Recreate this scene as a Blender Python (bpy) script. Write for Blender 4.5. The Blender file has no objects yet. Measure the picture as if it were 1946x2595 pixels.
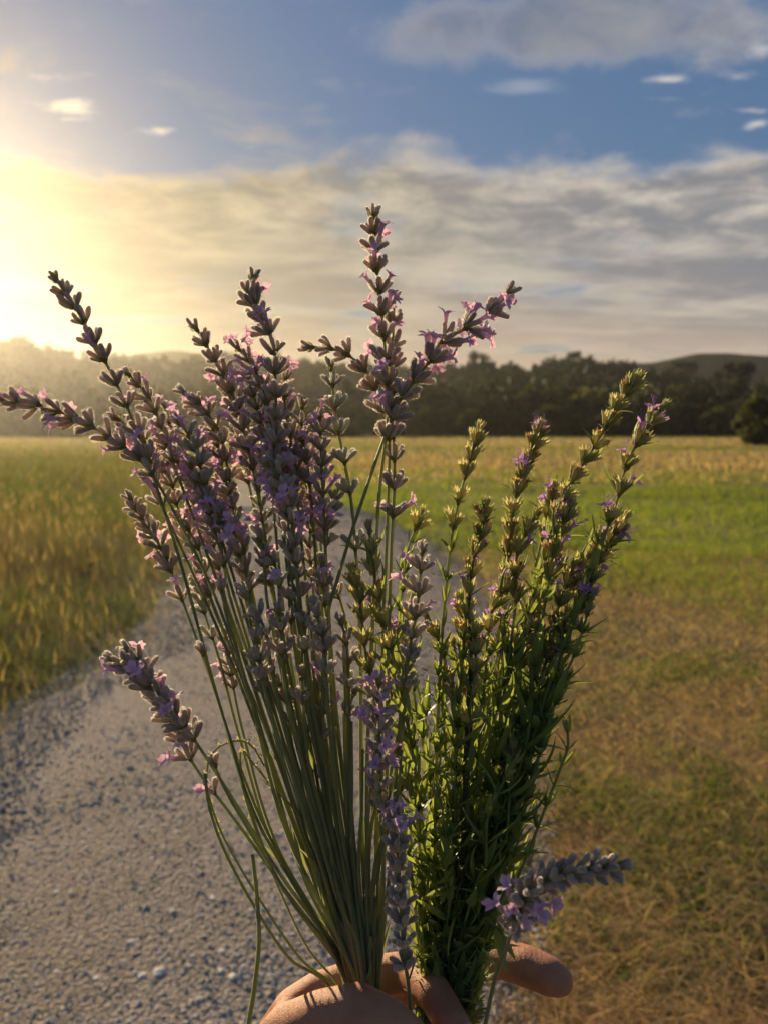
import bpy, bmesh, math, random
import numpy as np
from mathutils import Vector, Matrix, Quaternion, noise as mnoise

random.seed(7)
rng = np.random.default_rng(11)
scene = bpy.context.scene
col = scene.collection
R = math.radians

# ------------------------------------------------------------------ camera
PITCH = R(6.4)
CAMZ = 1.5
cam_d = bpy.data.cameras.new('camera')
cam = bpy.data.objects.new('camera', cam_d)
col.objects.link(cam)
cam.location = (0, 0, CAMZ)
cam.rotation_euler = (R(90) - PITCH, 0, 0)
cam_d.sensor_fit = 'VERTICAL'
cam_d.sensor_height = 34.6
cam_d.sensor_width = 34.6
cam_d.lens = 26.0
cam_d.clip_start = 0.02
cam_d.clip_end = 9000
cam_d.dof.use_dof = True
cam_d.dof.focus_distance = 0.335
cam_d.dof.aperture_fstop = 12.0
scene.camera = cam

# ------------------------------------------------------------------ light and exposure
SUN_AZ, SUN_EL = R(-30.5), R(13.5)
SUN = Vector((math.sin(SUN_AZ) * math.cos(SUN_EL), math.cos(SUN_AZ) * math.cos(SUN_EL), math.sin(SUN_EL)))
sun_d = bpy.data.lights.new('sun', 'SUN')
sun_d.energy = 5.0
sun_d.angle = R(0.6)
sun_d.color = (1.0, 0.78, 0.48)
sun_o = bpy.data.objects.new('sun', sun_d)
sun_o.rotation_euler = (-SUN).to_track_quat('-Z', 'Y').to_euler()
col.objects.link(sun_o)

vs = scene.view_settings
vs.view_transform = 'Standard'
vs.look = 'None'
vs.exposure = 0.7
vs.gamma = 1.0
vs.use_curve_mapping = False
cy = scene.cycles
cy.use_denoising = True
cy.max_bounces = 8
cy.diffuse_bounces = 3
cy.glossy_bounces = 2
cy.transmission_bounces = 4
cy.transparent_max_bounces = 6
cy.volume_bounces = 0
cy.sample_clamp_indirect = 4.0
cy.use_fast_gi = False


# ------------------------------------------------------------------ pixel helper (photograph coordinates, 1659 x 2212)
K = 1946.0 / 1659.0
FPX = 26.0 / 34.6 * 2595.0
CR = Matrix.Rotation(R(90) - PITCH, 3, 'X')


def ray(x, y):
    return CR @ Vector(((x * K - 973.0) / FPX, -(y * K - 1297.5) / FPX, -1.0))


def P(x, y, d):
    return Vector((0, 0, CAMZ)) + ray(x, y) * d


def G(x, y):
    r = ray(x, y)
    t = -CAMZ / r.z
    return Vector((r.x * t, r.y * t, 0))


# ------------------------------------------------------------------ node helpers
class NT:
    def __init__(self, tree):
        self.t = tree
        self.t.nodes.clear()

    def n(self, kind, **kw):
        nd = self.t.nodes.new(kind)
        for k, v in kw.items():
            if hasattr(nd, k):
                setattr(nd, k, v)
        return nd

    def set(self, sock, v):
        if hasattr(v, 'is_output') or isinstance(v, bpy.types.NodeSocket):
            self.t.links.new(v, sock)
        else:
            try:
                sock.default_value = v
            except Exception:
                sock.default_value = tuple(v) + (1.0,)

    def m(self, op, a, b=0.0, c=0.0):
        nd = self.t.nodes.new('ShaderNodeMath')
        nd.operation = op
        self.set(nd.inputs[0], a)
        self.set(nd.inputs[1], b)
        self.set(nd.inputs[2], c)
        return nd.outputs[0]

    def mr(self, v, a, b, c=0.0, d=1.0, smooth=True):
        nd = self.t.nodes.new('ShaderNodeMapRange')
        nd.interpolation_type = 'SMOOTHSTEP' if smooth else 'LINEAR'
        self.set(nd.inputs[0], v)
        for i, x in enumerate((a, b, c, d)):
            self.set(nd.inputs[i + 1], x)
        return nd.outputs[0]

    def mix(self, f, a, b, blend='MIX'):
        nd = self.t.nodes.new('ShaderNodeMix')
        nd.data_type = 'RGBA'
        nd.blend_type = blend
        self.set(nd.inputs[0], f)
        for s, v in ((nd.inputs[6], a), (nd.inputs[7], b)):
            if isinstance(v, (tuple, list)):
                s.default_value = (v[0], v[1], v[2], 1.0)
            else:
                self.t.links.new(v, s)
        return nd.outputs[2]

    def noise(self, vec, scale, detail=4.0, rough=0.55, dist=0.0):
        nd = self.t.nodes.new('ShaderNodeTexNoise')
        if vec is not None:
            self.t.links.new(vec, nd.inputs['Vector'])
        nd.inputs['Scale'].default_value = scale
        nd.inputs['Detail'].default_value = detail
        nd.inputs['Roughness'].default_value = rough
        nd.inputs['Distortion'].default_value = dist
        return nd.outputs['Fac']

    def link(self, a, b):
        self.t.links.new(a, b)


# ------------------------------------------------------------------ sky
world = bpy.data.worlds.new('World')
scene.world = world
world.use_nodes = True
w = NT(world.node_tree)
tc = w.n('ShaderNodeTexCoord')
vn = w.n('ShaderNodeVectorMath', operation='NORMALIZE')
w.link(tc.outputs['Generated'], vn.inputs[0])
sx = w.n('ShaderNodeSeparateXYZ')
w.link(vn.outputs[0], sx.inputs[0])
zc = w.m('ADD', w.m('MAXIMUM', sx.outputs[2], 0.0), 0.10)
u = w.m('DIVIDE', sx.outputs[0], zc)
v = w.m('DIVIDE', sx.outputs[1], zc)
cx = w.n('ShaderNodeCombineXYZ')
w.set(cx.inputs[0], w.m('MULTIPLY', u, 0.95))
w.set(cx.inputs[1], v)
pv = cx.outputs[0]
n1 = w.noise(pv, 2.0, 9, 0.62, 0.45)
n2 = w.noise(pv, 3.6, 9, 0.64, 0.35)
n3 = w.noise(pv, 0.9, 4, 0.55, 0.0)
cx2 = w.n('ShaderNodeCombineXYZ')
w.set(cx2.inputs[0], w.m('MULTIPLY', u, 0.42))
w.set(cx2.inputs[1], v)
n4 = w.noise(cx2.outputs[0], 2.3, 7, 0.58, 0.25)
lowf = w.mr(v, 2.5, 3.4)
n2 = w.m('ADD', w.m('MULTIPLY', n2, w.m('SUBTRACT', 1.0, w.m('MULTIPLY', lowf, 0.75))), w.m('MULTIPLY', n4, w.m('MULTIPLY', lowf, 0.75)))
dt = w.n('ShaderNodeVectorMath', operation='DOT_PRODUCT')
w.link(vn.outputs[0], dt.inputs[0])
dt.inputs[1].default_value = SUN
sp = w.m('MAXIMUM', dt.outputs['Value'], 0.0)
g1 = w.m('POWER', sp, 7.0)
g2 = w.m('POWER', sp, 70.0)
g3 = w.m('POWER', sp, 900.0)
sky = w.n('ShaderNodeTexSky')
sky.sky_type = 'NISHITA'
sky.sun_disc = False
sky.sun_elevation = SUN_EL
sky.sun_rotation = SUN_AZ
sky.altitude = 200
sky.air_density = 1.0
sky.dust_density = 0.15
sky.ozone_density = 3.0
skyc = w.mix(1.0, sky.outputs[0], (0.105, 0.105, 0.105), 'MULTIPLY')
skyc = w.mix(1.0, skyc, (1.25, 1.27, 1.34), 'MULTIPLY')
skym = w.n('ShaderNodeVectorMath', operation='DOT_PRODUCT')
w.link(skyc, skym.inputs[0])
skym.inputs[1].default_value = (0.5, 0.4, 0.2)
skv = w.n('ShaderNodeVectorMath', operation='SCALE')
w.link(skyc, skv.inputs[0])
w.set(skv.inputs['Scale'], w.m('DIVIDE', 1.3, w.m('ADD', 1.0, w.m('MULTIPLY', skym.outputs['Value'], 4.5))))
skyc = skv.outputs[0]


def plane_uv(x, y):
    r = ray(x, y).normalized()
    z = max(r.z, 0) + 0.10
    return r.x / z, r.y / z


# cloud deck lying beyond a front, scattered clouds on this side of it
front = w.mr(w.m('ADD', v, w.m('MULTIPLY', w.m('SUBTRACT', n3, 0.5), 1.3)), 2.06, 2.50)
cov = w.mr(w.m('ADD', n1, w.m('MULTIPLY', w.m('SUBTRACT', front, w.m('MULTIPLY', w.mr(w.m('MULTIPLY', n4, lowf), 0.46, 0.62), 0.30)), 0.42)), 0.54, 0.88)


def single_cloud(x, y, hx, hy, ns, amp, lo, hi):
    """one cloud of its own, placed in the plane of the clouds"""
    cu, cv = plane_uv(x, y)
    eu = abs(plane_uv(x + hx, y)[0] - cu)
    ev = abs(plane_uv(x, y + hy)[1] - plane_uv(x, y - hy)[1]) * 0.5
    a = w.m('DIVIDE', w.m('SUBTRACT', u, cu), eu)
    b = w.m('DIVIDE', w.m('SUBTRACT', v, cv), ev)
    r2 = w.m('SQRT', w.m('ADD', w.m('MULTIPLY', a, a), w.m('MULTIPLY', b, b)))
    nn = w.noise(pv, ns, 8, 0.65, 0.6)
    val = w.m('ADD', w.m('SUBTRACT', 1.0, r2), w.m('MULTIPLY', w.m('SUBTRACT', nn, 0.5), amp))
    return w.mr(val, lo, hi)


big = single_cloud(1250, 62, 520, 122, 2.6, 1.9, -0.02, 0.72)
big2 = single_cloud(1130, 190, 130, 26, 5.0, 2.2, 0.1, 0.9)
wisps = None
for a in ((70, 165, 130, 24), (150, 228, 110, 26), (150, 258, 60, 9), (350, 280, 70, 14), (1590, 165, 70, 20),
          (1440, 172, 70, 12), (1440, 214, 60, 9), (1620, 238, 60, 10), (1640, 268, 50, 14), (1640, 110, 60, 26), (540, 318, 40, 9)):
    c = single_cloud(*a, 6.0, 4.2, 0.15, 1.5)
    wisps = c if wisps is None else w.m('MAXIMUM', wisps, c)

lit = w.mix(g1, (0.60, 0.54, 0.46), (0.52, 0.40, 0.19))
grey = w.mix(g1, (0.215, 0.22, 0.24), (0.30, 0.25, 0.14))
shade = w.mr(w.m('ADD', n2, w.m('MULTIPLY', w.m('SUBTRACT', 1.0, cov), 0.22)), 0.40, 0.68)
deck = w.mix(shade, grey, lit)
# low, far part of the deck sinks into warm air
low = w.mr(v, 2.9, 5.8)
lowc = w.mix(g1, (0.58, 0.43, 0.31), (0.46, 0.31, 0.13))
deck = w.mix(w.m('MULTIPLY', low, 0.8), deck, lowc)
s1 = w.mix(w.m('MULTIPLY', cov, 0.94), skyc, deck)
s2 = w.mix(w.m('MULTIPLY', big2, 0.6), s1, (0.33, 0.38, 0.46))
bigc = w.mix(w.m('MULTIPLY', w.mr(big, 0.25, 0.95), w.mr(n2, 0.30, 0.62, 0.45, 1.0)), (0.42, 0.39, 0.37), (0.15, 0.185, 0.25))
s3 = w.mix(w.m('MULTIPLY', big, 0.88), s2, bigc)
s4 = w.mix(w.m('MULTIPLY', wisps, 0.75), s3, w.mix(g1, (0.62, 0.60, 0.58), (0.95, 0.82, 0.55)))
aur = w.mix(1.0, (1.0, 0.70, 0.22), g2, 'MULTIPLY')
s5 = w.mix(0.06, s4, aur, 'ADD')
aur2 = w.mix(1.0, (0.7, 0.52, 0.2), g3, 'MULTIPLY')
s6 = w.mix(1.0, s5, aur2, 'ADD')
bg = w.n('ShaderNodeBackground')
w.link(s6, bg.inputs[0])
bg.inputs[1].default_value = 0.68
wo = w.n('ShaderNodeOutputWorld')
w.link(bg.outputs[0], wo.inputs[0])


# ------------------------------------------------------------------ materials
def new_mat(name):
    m = bpy.data.materials.new(name)
    m.use_nodes = True
    return m, NT(m.node_tree)


def plant_mat(name, col_a, col_b, trans, tfac, rough=0.6, sheen=0.0, nscale=600.0, rand=1.0, base=None, base_len=0.004, bump=0.0):
    """leaf-like tissue: diffuse and a share of light that passes through"""
    m, t = new_mat(name)
    tcn = t.n('ShaderNodeTexCoord')
    oi = t.n('ShaderNodeObjectInfo')
    nz = t.noise(tcn.outputs['Object'], nscale, 3, 0.6)
    f = t.m('ADD', t.m('MULTIPLY', nz, 0.6), t.m('MULTIPLY', oi.outputs['Random'], 0.7 * rand))
    f = t.mr(f, 0.25, 0.95, smooth=False)
    c = t.mix(f, col_a, col_b)
    tr = t.mix(f, trans, tuple(min(1, x * 1.25) for x in trans))
    if base is not None:
        sz = t.n('ShaderNodeSeparateXYZ')
        t.link(tcn.outputs['Object'], sz.inputs[0])
        bf = t.mr(sz.outputs[2], 0.0, base_len, 1.0, 0.0)
        c = t.mix(bf, c, base)
        tr = t.mix(bf, tr, tuple(min(1, x * 2.2) for x in base))
    p = t.n('ShaderNodeBsdfPrincipled')
    t.link(c, p.inputs['Base Color'])
    p.inputs['Roughness'].default_value = rough
    p.inputs['Specular IOR Level'].default_value = 0.3
    p.inputs['Sheen Weight'].default_value = sheen
    p.inputs['Sheen Roughness'].default_value = 0.35
    p.inputs['Sheen Tint'].default_value = (1, 0.92, 0.85, 1)
    if bump:
        b = t.n('ShaderNodeBump')
        b.inputs['Strength'].default_value = bump
        b.inputs['Distance'].default_value = 0.0003
        t.link(nz, b.inputs['Height'])
        t.link(b.outputs[0], p.inputs['Normal'])
    tl = t.n('ShaderNodeBsdfTranslucent')
    t.link(tr, tl.inputs[0])
    mx = t.n('ShaderNodeMixShader')
    mx.inputs[0].default_value = tfac
    t.link(p.outputs[0], mx.inputs[1])
    t.link(tl.outputs[0], mx.inputs[2])
    o = t.n('ShaderNodeOutputMaterial')
    t.link(mx.outputs[0], o.inputs[0])
    return m


def attr_mat(name, tfac, rough=0.7, spec=0.25, tgain=(1.15, 1.18, 0.8)):
    """blades and leaves whose colour is stored with each blade"""
    m, t = new_mat(name)
    a = t.n('ShaderNodeAttribute', attribute_name='tint')
    p = t.n('ShaderNodeBsdfPrincipled')
    t.link(a.outputs['Color'], p.inputs['Base Color'])
    p.inputs['Roughness'].default_value = rough
    p.inputs['Specular IOR Level'].default_value = spec
    tl = t.n('ShaderNodeBsdfTranslucent')
    t.link(t.mix(1.0, a.outputs['Color'], tgain, 'MULTIPLY'), tl.inputs[0])
    mx = t.n('ShaderNodeMixShader')
    mx.inputs[0].default_value = tfac
    t.link(p.outputs[0], mx.inputs[1])
    t.link(tl.outputs[0], mx.inputs[2])
    o = t.n('ShaderNodeOutputMaterial')
    t.link(mx.outputs[0], o.inputs[0])
    return m


M = {}
M['stem'] = plant_mat('lavender_stem', (0.17, 0.195, 0.075), (0.25, 0.265, 0.115), (0.46, 0.48, 0.14), 0.30, 0.5, 0.6, 900)
M['calyx'] = plant_mat('calyx_purple_grey', (0.28, 0.235, 0.215), (0.43, 0.365, 0.315), (0.66, 0.49, 0.40), 0.38, 0.7, 1.0, 900, base=(0.20, 0.22, 0.11), base_len=0.004, bump=0.4)
M['calyx_green'] = plant_mat('calyx_grey_green', (0.33, 0.33, 0.26), (0.44, 0.43, 0.35), (0.60, 0.56, 0.36), 0.34, 0.7, 1.0, 900, base=(0.22, 0.25, 0.12), base_len=0.004, bump=0.4)
M['fuzz'] = plant_mat('calyx_hairs', (0.62, 0.56, 0.52), (0.72, 0.66, 0.6), (0.95, 0.86, 0.74), 0.75, 0.6, 0.0, 300)
M['bract'] = plant_mat('bract', (0.17, 0.16, 0.06), (0.24, 0.20, 0.08), (0.5, 0.42, 0.12), 0.4, 0.7, 0.3, 900)
M['corolla'] = plant_mat('lavender_petal', (0.50, 0.37, 0.63), (0.60, 0.46, 0.68), (0.84, 0.50, 0.60), 0.45, 0.6, 0.3, 500)
M['leaf'] = plant_mat('hyssop_leaf', (0.085, 0.13, 0.042), (0.13, 0.18, 0.062), (0.46, 0.53, 0.10), 0.38, 0.42, 0.15, 500, bump=0.2)
M['hstem'] = plant_mat('hyssop_stem', (0.17, 0.20, 0.06), (0.25, 0.27, 0.085), (0.52, 0.54, 0.13), 0.34, 0.5, 0.2, 700)
M['hcalyx'] = plant_mat('hyssop_calyx', (0.25, 0.275, 0.11), (0.37, 0.33, 0.15), (0.72, 0.64, 0.24), 0.46, 0.65, 0.4, 900)
M['hcorolla'] = plant_mat('hyssop_petal', (0.36, 0.22, 0.55), (0.44, 0.27, 0.62), (0.66, 0.36, 0.68), 0.45, 0.6, 0.2, 500)
M['withered'] = plant_mat('withered_petal', (0.20, 0.085, 0.035), (0.28, 0.13, 0.06), (0.55, 0.22, 0.08), 0.4, 0.8, 0.1, 700)
M['dry'] = plant_mat('dried_stalk', (0.055, 0.035, 0.022), (0.10, 0.065, 0.04), (0.2, 0.1, 0.05), 0.12, 0.8, 0.1, 500)
M['root'] = plant_mat('root_hair', (0.42, 0.26, 0.12), (0.5, 0.32, 0.16), (0.7, 0.4, 0.15), 0.4, 0.7, 0.0, 500)


# ------------------------------------------------------------------ mesh helpers
def mesh_np(name, verts, quads=None, tris=None, mats=(), tint=None, mat_idx=None, smooth=True):
    """one mesh from arrays; tint = colour per vertex"""
    me = bpy.data.meshes.new(name)
    verts = np.asarray(verts, np.float32).reshape(-1, 3)
    q = np.zeros((0, 4), np.int32) if quads is None else np.asarray(quads, np.int32).reshape(-1, 4)
    t3 = np.zeros((0, 3), np.int32) if tris is None else np.asarray(tris, np.int32).reshape(-1, 3)
    me.vertices.add(len(verts))
    me.vertices.foreach_set('co', verts.ravel())
    nl = q.size + t3.size
    me.loops.add(nl)
    me.loops.foreach_set('vertex_index', np.concatenate([q.ravel(), t3.ravel()]).astype(np.int32))
    npoly = len(q) + len(t3)
    me.polygons.add(npoly)
    starts = np.concatenate([np.arange(len(q)) * 4, q.size + np.arange(len(t3)) * 3]).astype(np.int32)
    me.polygons.foreach_set('loop_start', starts)
    me.polygons.foreach_set('use_smooth', np.full(npoly, smooth, bool))
    if mat_idx is not None:
        me.polygons.foreach_set('material_index', np.asarray(mat_idx, np.int32))
    me.update(calc_edges=True)
    if tint is not None:
        at = me.attributes.new('tint', 'FLOAT_COLOR', 'POINT')
        c4 = np.ones((len(verts), 4), np.float32)
        c4[:, :3] = tint
        at.data.foreach_set('color', c4.ravel())
    for m in mats:
        me.materials.append(m)
    return me


def obj(name, me, parent=None, mat=None):
    o = bpy.data.objects.new(name, me)
    col.objects.link(o)
    if parent is not None:
        o.parent = parent
    if mat is not None:
        o.matrix_basis = mat
    return o


def tag(o, label=None, cat=None, group=None, kind=None):
    if label:
        o['label'] = label
    if cat:
        o['category'] = cat
    if group:
        o['group'] = group
    if kind:
        o['kind'] = kind
    return o


class Acc:
    """collects tubes, blades and shells in one mesh"""

    def __init__(self):
        self.v, self.f, self.mi = [], [], []

    def add(self, vs_, fs, mi=0):
        b = len(self.v)
        self.v += [tuple(x) for x in vs_]
        self.f += [tuple(i + b for i in f) for f in fs]
        self.mi += [mi] * len(fs)

    def tube(self, pts, radii, seg=7, mi=0, square=0.0, cap=True):
        n = len(pts)
        vs_, fs = [], []
        tang = [(pts[min(i + 1, n - 1)] - pts[max(i - 1, 0)]).normalized() for i in range(n)]
        ref = Vector((0, 1, 0.2)) if abs(tang[0].y) < 0.9 else Vector((1, 0, 0.2))
        a = (ref - tang[0] * ref.dot(tang[0])).normalized()
        for i in range(n):
            a = (a - tang[i] * a.dot(tang[i])).normalized()
            b = tang[i].cross(a)
            for k in range(seg):
                th = 2 * math.pi * k / seg
                r = radii[i] * (1 + square * math.cos(4 * th))
                vs_.append(pts[i] + (a * math.cos(th) + b * math.sin(th)) * r)
        for i in range(n - 1):
            for k in range(seg):
                k2 = (k + 1) % seg
                fs.append((i * seg + k, i * seg + k2, (i + 1) * seg + k2, (i + 1) * seg + k))
        if cap:
            fs.append(tuple(range(seg - 1, -1, -1)))
            fs.append(tuple((n - 1) * seg + k for k in range(seg)))
        self.add(vs_, fs, mi)

    def mesh(self, name, mats, smooth=True):
        me = bpy.data.meshes.new(name)
        me.from_pydata(self.v, [], self.f)
        me.polygons.foreach_set('use_smooth', [smooth] * len(self.f))
        me.polygons.foreach_set('material_index', self.mi)
        for m in mats:
            me.materials.append(m)
        me.update()
        return me


def spline(pts, n):
    """Catmull-Rom through the points, n samples evenly along the length"""
    pts = [pts[0] * 2 - pts[1]] + list(pts) + [pts[-1] * 2 - pts[-2]]
    out = []
    for i in range(1, len(pts) - 2):
        p0, p1, p2, p3 = pts[i - 1], pts[i], pts[i + 1], pts[i + 2]
        for k in range(14):
            t = k / 14
            out.append(0.5 * ((2 * p1) + (p2 - p0) * t + (2 * p0 - 5 * p1 + 4 * p2 - p3) * t * t + (3 * p1 - p0 - 3 * p2 + p3) * t ** 3))
    out.append(pts[-2])
    L = [0.0]
    for i in range(1, len(out)):
        L.append(L[-1] + (out[i] - out[i - 1]).length)
    res, j = [], 0
    for i in range(n):
        s = L[-1] * i / (n - 1)
        while j < len(L) - 2 and L[j + 1] < s:
            j += 1
        f = (s - L[j]) / max(L[j + 1] - L[j], 1e-9)
        res.append(out[j].lerp(out[j + 1], min(max(f, 0), 1)))
    return res, L[-1]


def frame(zdir, roll=0.0):
    q = Vector((0, 0, 1)).rotation_difference(zdir)
    return q.to_matrix().to_4x4() @ Matrix.Rotation(roll, 4, 'Z')


# ================================================================== ground
PL = [(-420, 2500), (-260, 2212), (-80, 1720), (0, 1560), (160, 1465), (300, 1370), (385, 1270), (450, 1180), (480, 1120), (490, 1085), (480, 1058), (470, 1040)]
PR = [(1080, 2500), (1120, 2212), (1165, 1880), (1165, 1650), (1120, 1400), (1040, 1260), (920, 1170), (800, 1112), (700, 1080), (610, 1056), (560, 1036)]
GL = [G(*p) for p in PL]
GR = [G(*p) for p in PR]
pl_s, _ = spline(GL, 90)
pr_s, _ = spline(GR, 90)
ply, plx = np.array([p.y for p in pl_s]), np.array([p.x for p in pl_s])
pry, prx = np.array([p.y for p in pr_s]), np.array([p.x for p in pr_s])
PATH_END = min(ply.max(), pry.max())


def path_edges(y):
    """left and right edge of the gravel at distance y"""
    l = np.interp(y, ply, plx)
    r = np.interp(y, pry, prx)
    return l, r


def vnoise(x, y, s, seed=0.0):
    """cheap smooth value noise on arrays"""
    x = np.asarray(x) * s + seed * 17.3
    y = np.asarray(y) * s + seed * 9.1
    xi, yi = np.floor(x), np.floor(y)
    fx, fy = x - xi, y - yi
    fx = fx * fx * (3 - 2 * fx)
    fy = fy * fy * (3 - 2 * fy)

    def h(a, b):
        q = np.sin(a * 127.1 + b * 311.7 + seed) * 43758.5453
        return q - np.floor(q)
    return (h(xi, yi) * (1 - fx) + h(xi + 1, yi) * fx) * (1 - fy) + (h(xi, yi + 1) * (1 - fx) + h(xi + 1, yi + 1) * fx) * fy


def fbm(x, y, s, seed=0.0, o=4):
    t, a, n = 0, 1.0, 0
    for k in range(o):
        t = t + a * vnoise(x, y, s * 2 ** k, seed + k)
        n += a
        a *= 0.55
    return t / n


def ground_colour_nodes(t):
    geo = t.n('ShaderNodeNewGeometry')
    pos = geo.outputs['Position']
    return pos


m, t = new_mat('field_soil')
pos = ground_colour_nodes(t)
a = t.noise(pos, 0.35, 6, 0.65)
b = t.noise(pos, 14, 5, 0.7)
c = t.noise(pos, 0.06, 3, 0.5)
sp_ = t.n('ShaderNodeSeparateXYZ')
t.link(pos, sp_.inputs[0])
fard = t.mr(sp_.outputs[1], 22.0, 42.0)
green = t.mix(b, (0.050, 0.070, 0.018), (0.10, 0.115, 0.035))
dry = t.mix(b, (0.22, 0.155, 0.09), (0.40, 0.285, 0.165))
f = t.m('ADD', t.mr(a, 0.35, 0.65), t.m('MULTIPLY', fard, 0.6))
gc = t.mix(t.m('MINIMUM', f, 1.0), green, dry)
p = t.n('ShaderNodeBsdfPrincipled')
t.link(gc, p.inputs['Base Color'])
p.inputs['Roughness'].default_value = 0.95
p.inputs['Specular IOR Level'].default_value = 0.1
bp = t.n('ShaderNodeBump')
bp.inputs['Strength'].default_value = 0.8
bp.inputs['Distance'].default_value = 0.03
t.link(b, bp.inputs['Height'])
t.link(bp.outputs[0], p.inputs['Normal'])
o = t.n('ShaderNodeOutputMaterial')
t.link(p.outputs[0], o.inputs[0])
M['soil'] = m

m, t = new_mat('gravel')
pos = ground_colour_nodes(t)
v1 = t.n('ShaderNodeTexVoronoi')
v1.inputs['Scale'].default_value = 130
t.link(pos, v1.inputs['Vector'])
v2 = t.n('ShaderNodeTexVoronoi')
v2.inputs['Scale'].default_value = 62
t.link(pos, v2.inputs['Vector'])
big_n = t.noise(pos, 1.3, 5, 0.65)
fine = t.noise(pos, 60, 4, 0.7)
sepc = t.n('ShaderNodeSeparateColor')
t.link(v1.outputs['Color'], sepc.inputs[0])
gc = t.mix(sepc.outputs[0], (0.21, 0.178, 0.15), (0.47, 0.40, 0.34))
gc = t.mix(t.mr(fine, 0.3, 0.7), t.mix(1.0, gc, (0.72, 0.70, 0.68), 'MULTIPLY'), gc)
gc = t.mix(t.m('MULTIPLY', t.mr(big_n, 0.42, 0.66), 0.45), gc, (0.23, 0.18, 0.12))
p = t.n('ShaderNodeBsdfPrincipled')
t.link(gc, p.inputs['Base Color'])
p.inputs['Roughness'].default_value = 0.9
p.inputs['Specular IOR Level'].default_value = 0.2
hh = t.m('ADD', t.m('MULTIPLY', v1.outputs['Distance'], -0.6), t.m('MULTIPLY', v2.outputs['Distance'], -0.8))
bp = t.n('ShaderNodeBump')
bp.inputs['Strength'].default_value = 0.9
bp.inputs['Distance'].default_value = 0.009
t.link(hh, bp.inputs['Height'])
t.link(bp.outputs[0], p.inputs['Normal'])
o = t.n('ShaderNodeOutputMaterial')
t.link(p.outputs[0], o.inputs[0])
M['gravel'] = m

m, t = new_mat('pebble')
at = t.n('ShaderNodeAttribute', attribute_name='tint')
p = t.n('ShaderNodeBsdfPrincipled')
t.link(at.outputs['Color'], p.inputs['Base Color'])
p.inputs['Roughness'].default_value = 0.8
o = t.n('ShaderNodeOutputMaterial')
t.link(p.outputs[0], o.inputs[0])
M['pebble'] = m

GX, GY0, GY1 = 1000.0, -250.0, 880.0
ys = np.concatenate([[GY0, -60, -10], np.linspace(-2, 60, 63), [70, 85, 110, 150, 220, 350, 500, 650, GY1]])
xs = np.concatenate([[-GX, -600, -300, -120], np.linspace(-50, 50, 51), [120, 300, 600, GX]])
XX, YY = np.meshgrid(xs, ys)
ZZ = -0.012 - 0.02 * fbm(XX, YY, 0.4, 3)
nx, ny = len(xs), len(ys)
idx = np.arange(nx * ny).reshape(ny, nx)
quads = np.stack([idx[:-1, :-1], idx[:-1, 1:], idx[1:, 1:], idx[1:, :-1]], -1).reshape(-1, 4)
g = obj('ground', mesh_np('ground', np.stack([XX, YY, ZZ], -1), quads, mats=[M['soil']]))
tag(g, 'flat field of dry and green grass reaching to the wood', 'ground', kind='structure')

# gravel lane: a low bed with ragged edges
rows = []
for y in np.concatenate([np.linspace(-1.0, 1.9, 12), 1.9 * (PATH_END / 1.9) ** np.linspace(0.01, 0.995, 150)]):
    l, r_ = path_edges(y)
    e1 = (fbm(l * 0 + 1.0, y, 3.5, 5) - 0.5) * 0.38
    e2 = (fbm(l * 0 + 7.0, y, 3.5, 8) - 0.5) * 0.38
    l, r_ = float(l + e1), float(r_ + e2)
    for k in range(13):
        fx = k / 12
        edge = min(fx, 1 - fx)
        z = 0.010 + 0.012 * min(edge * 6, 1) - (0.03 if k in (0, 12) else 0) + 0.01 * float(fbm(l + (r_ - l) * fx, y, 1.3, 2))
        rows.append((l + (r_ - l) * fx, y, z))
n_r = len(rows) // 13
idx = np.arange(n_r * 13).reshape(n_r, 13)
quads = np.stack([idx[:-1, :-1], idx[:-1, 1:], idx[1:, 1:], idx[1:, :-1]], -1).reshape(-1, 4)
g = obj('gravel_path', mesh_np('gravel_path', rows, quads, mats=[M['gravel']]))
tag(g, 'pale grey gravel farm track curving away through the field', 'path', kind='structure')

# loose gravel: far too many pebbles to count
N = 90000
y = 1.5 * (14 / 1.5) ** rng.random(N)
l, r_ = path_edges(y)
uu = rng.random(N)
x = l - 0.05 + (r_ - l + 0.1) * uu
sz = (0.0026 + 0.0060 * rng.random(N) ** 3.5) * (1 + 0.10 * y) * np.where(rng.random(N) < 0.015, 1.6, 1.0)
oct_v = np.array([[1, 0, 0], [-1, 0, 0], [0, 1, 0], [0, -1, 0], [0, 0, 1], [0, 0, -1]], np.float32)
oct_f = np.array([[0, 2, 4], [2, 1, 4], [1, 3, 4], [3, 0, 4], [2, 0, 5], [1, 2, 5], [3, 1, 5], [0, 3, 5]])
ang = rng.random(N) * 6.283
sc3 = np.stack([sz * (0.7 + 0.6 * rng.random(N)), sz * (0.7 + 0.6 * rng.random(N)), sz * (0.32 + 0.3 * rng.random(N))], -1)
V = oct_v[None] * sc3[:, None, :] * (0.8 + 0.4 * rng.random((N, 6, 1)))
ca, sa = np.cos(ang)[:, None], np.sin(ang)[:, None]
V = np.stack([V[..., 0] * ca - V[..., 1] * sa, V[..., 0] * sa + V[..., 1] * ca, V[..., 2] + 0.15 * V[..., 0]], -1)
V += np.stack([x, y, 0.026 + sz * 0.15], -1)[:, None, :]
Fc = (oct_f[None] + (np.arange(N) * 6)[:, None, None]).reshape(-1, 3)
tone = 0.22 + 0.34 * rng.random(N) ** 1.4
warm = rng.random(N)
tint = np.stack([tone * (1.05 + 0.12 * warm), tone * (0.95), tone * (0.87 - 0.16 * warm)], -1)
tint = np.where((rng.random(N) < 0.03)[:, None], np.array([[0.62, 0.58, 0.52]]), tint)
tint = np.repeat(tint, 6, 0)
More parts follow.
